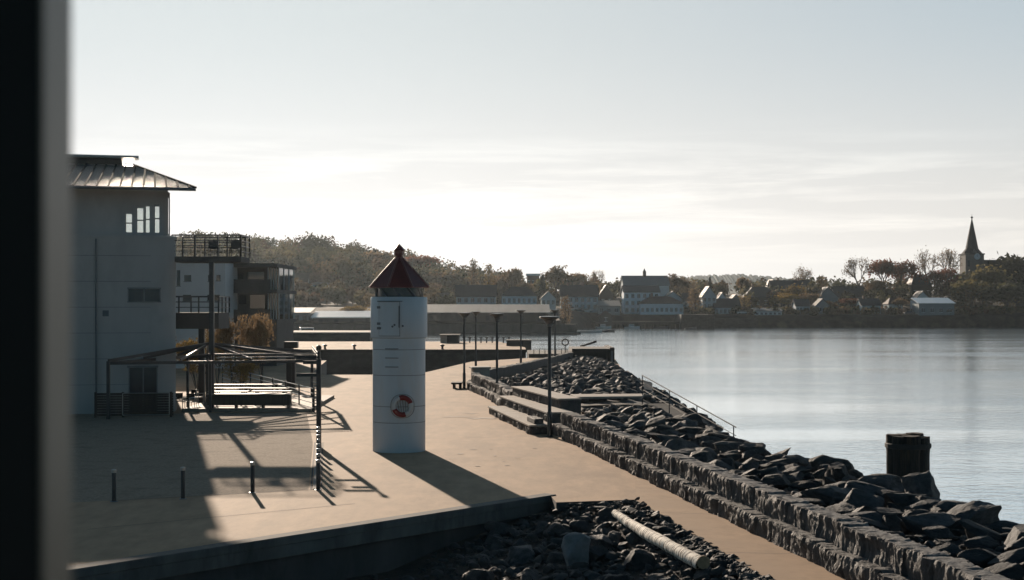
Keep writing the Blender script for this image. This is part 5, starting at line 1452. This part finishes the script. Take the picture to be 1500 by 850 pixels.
# near left
tree('shrub_tan', 384, 453, 46, 98, 'brown twiggy young tree behind the terrace, right one', zb=0)
tree('shrub_tan', 344, 457, 52, 97, 'brown twiggy young tree behind the terrace, middle one', zb=0)
tree('shrub_yellow', 290, 486, 60, 92, 'tangled brown shrub seen between the balcony posts', zb=0, name='shrub', cat='shrub')
tree('shrub_yellow', 352, 520, 40, 90, 'low golden shrub behind the pergola beams', zb=0, name='shrub', cat='shrub')
tree('shrub_tan', 318, 470, 40, 99, 'brown twiggy young tree next to the balcony column', zb=0)

# hill wood and shore growth: one mass each
def wood(name, spots, label, cat, nq=150):
    global TR
    TR = random.Random(77); mb = MB()
    pal = [(.10, .095, .05), (.06, .065, .036), (.13, .11, .06), (.15, .11, .06), (.08, .085, .055), (.12, .08, .055)]
    for (x, y, hgt, wd) in spots:
        zg = terr(x, y); c = TR.choice(pal); g = TR.uniform(.7, 1.25)
        blobs = [(Vector((x + TR.uniform(-.3, .3) * wd, y + TR.uniform(-.3, .3) * wd, zg + hgt * TR.uniform(.45, .82))), wd * TR.uniform(.22, .42)) for _ in range(6)]
        n0 = len(mb.f)
        for b, rad in blobs:
            for _ in range(nq // 6):
                v = Vector((TR.gauss(0, 1), TR.gauss(0, 1), TR.gauss(0, 1))).normalized() * rad * TR.uniform(.6, 1.08)
                leaves_one(mb, b + v, .7)
        mb.tube((x, y, zg - .5), (x, y, zg + hgt * .6), .25, .1, n=5)
        mb.c += [(c[0]*g, c[1]*g, c[2]*g, 1)] * (len(mb.f) - n0)
    return tag(mb.build(name, L_['mixed']), label, cat, kind='stuff')
def leaves_one(mb, c, s):
    a = Vector((TR.gauss(0, 1), TR.gauss(0, 1), TR.gauss(0, 1))).normalized(); b = a.orthogonal().normalized(); u = b * s * TR.uniform(.6, 1.2); v = a.cross(b) * s * TR.uniform(.5, .9)
    mb.poly([c - u, c - v, c + u, c + v])
spots = []
hr_ = random.Random(3)
for _ in range(430):
    y = hr_.uniform(575, 790); px = hr_.uniform(235, 760)
    spots.append((XA(px, y), y, 5 + 10 * hr_.random() ** 1.8, hr_.uniform(7, 14)))
for _ in range(60):
    y = hr_.uniform(450, 560); px = hr_.uniform(400, 660); spots.append((XA(px, y), y, hr_.uniform(3, 7), hr_.uniform(5, 8)))
wood('hill_wood', spots, 'mixed autumn wood covering the hill behind the lighthouse', 'wood', 330)
spots = []
for _ in range(210):
    y = hr_.uniform(560, 680); px = hr_.uniform(640, 1540); spots.append((XA(px, y), y, hr_.uniform(4, 9), hr_.uniform(5, 9)))
wood('town_greenery', spots, 'dark mixed trees and hedges massed between the shore houses', 'trees', 120)
spots = []
for _ in range(150):
    y = hr_.uniform(530, 548); px = hr_.uniform(1000, 1540); spots.append((XA(px, y), y, hr_.uniform(.8, 2.4), hr_.uniform(2, 5)))
wood('shore_bushes', spots, 'low dark bushes along the far shore embankment', 'bushes', 60)

# ------------------------------------------------------------------ window post close to the camera
t = thing('window_post', 'dark window post out of focus at the left edge of the view', 'window post', (-.4025, 1.224, 0))
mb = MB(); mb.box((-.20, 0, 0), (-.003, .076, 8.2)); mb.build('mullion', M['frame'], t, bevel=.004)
mb = MB(); mb.box((-.003, .0, 0), (0, .076, 8.2)); mb.build('lit_side', M['frame_lit_side'], t)  # thin sheet whose lighter colour paints the lit reveal

print('BOULDERS', sum(1 for o in bpy.data.objects if o.name.startswith('boulder')))
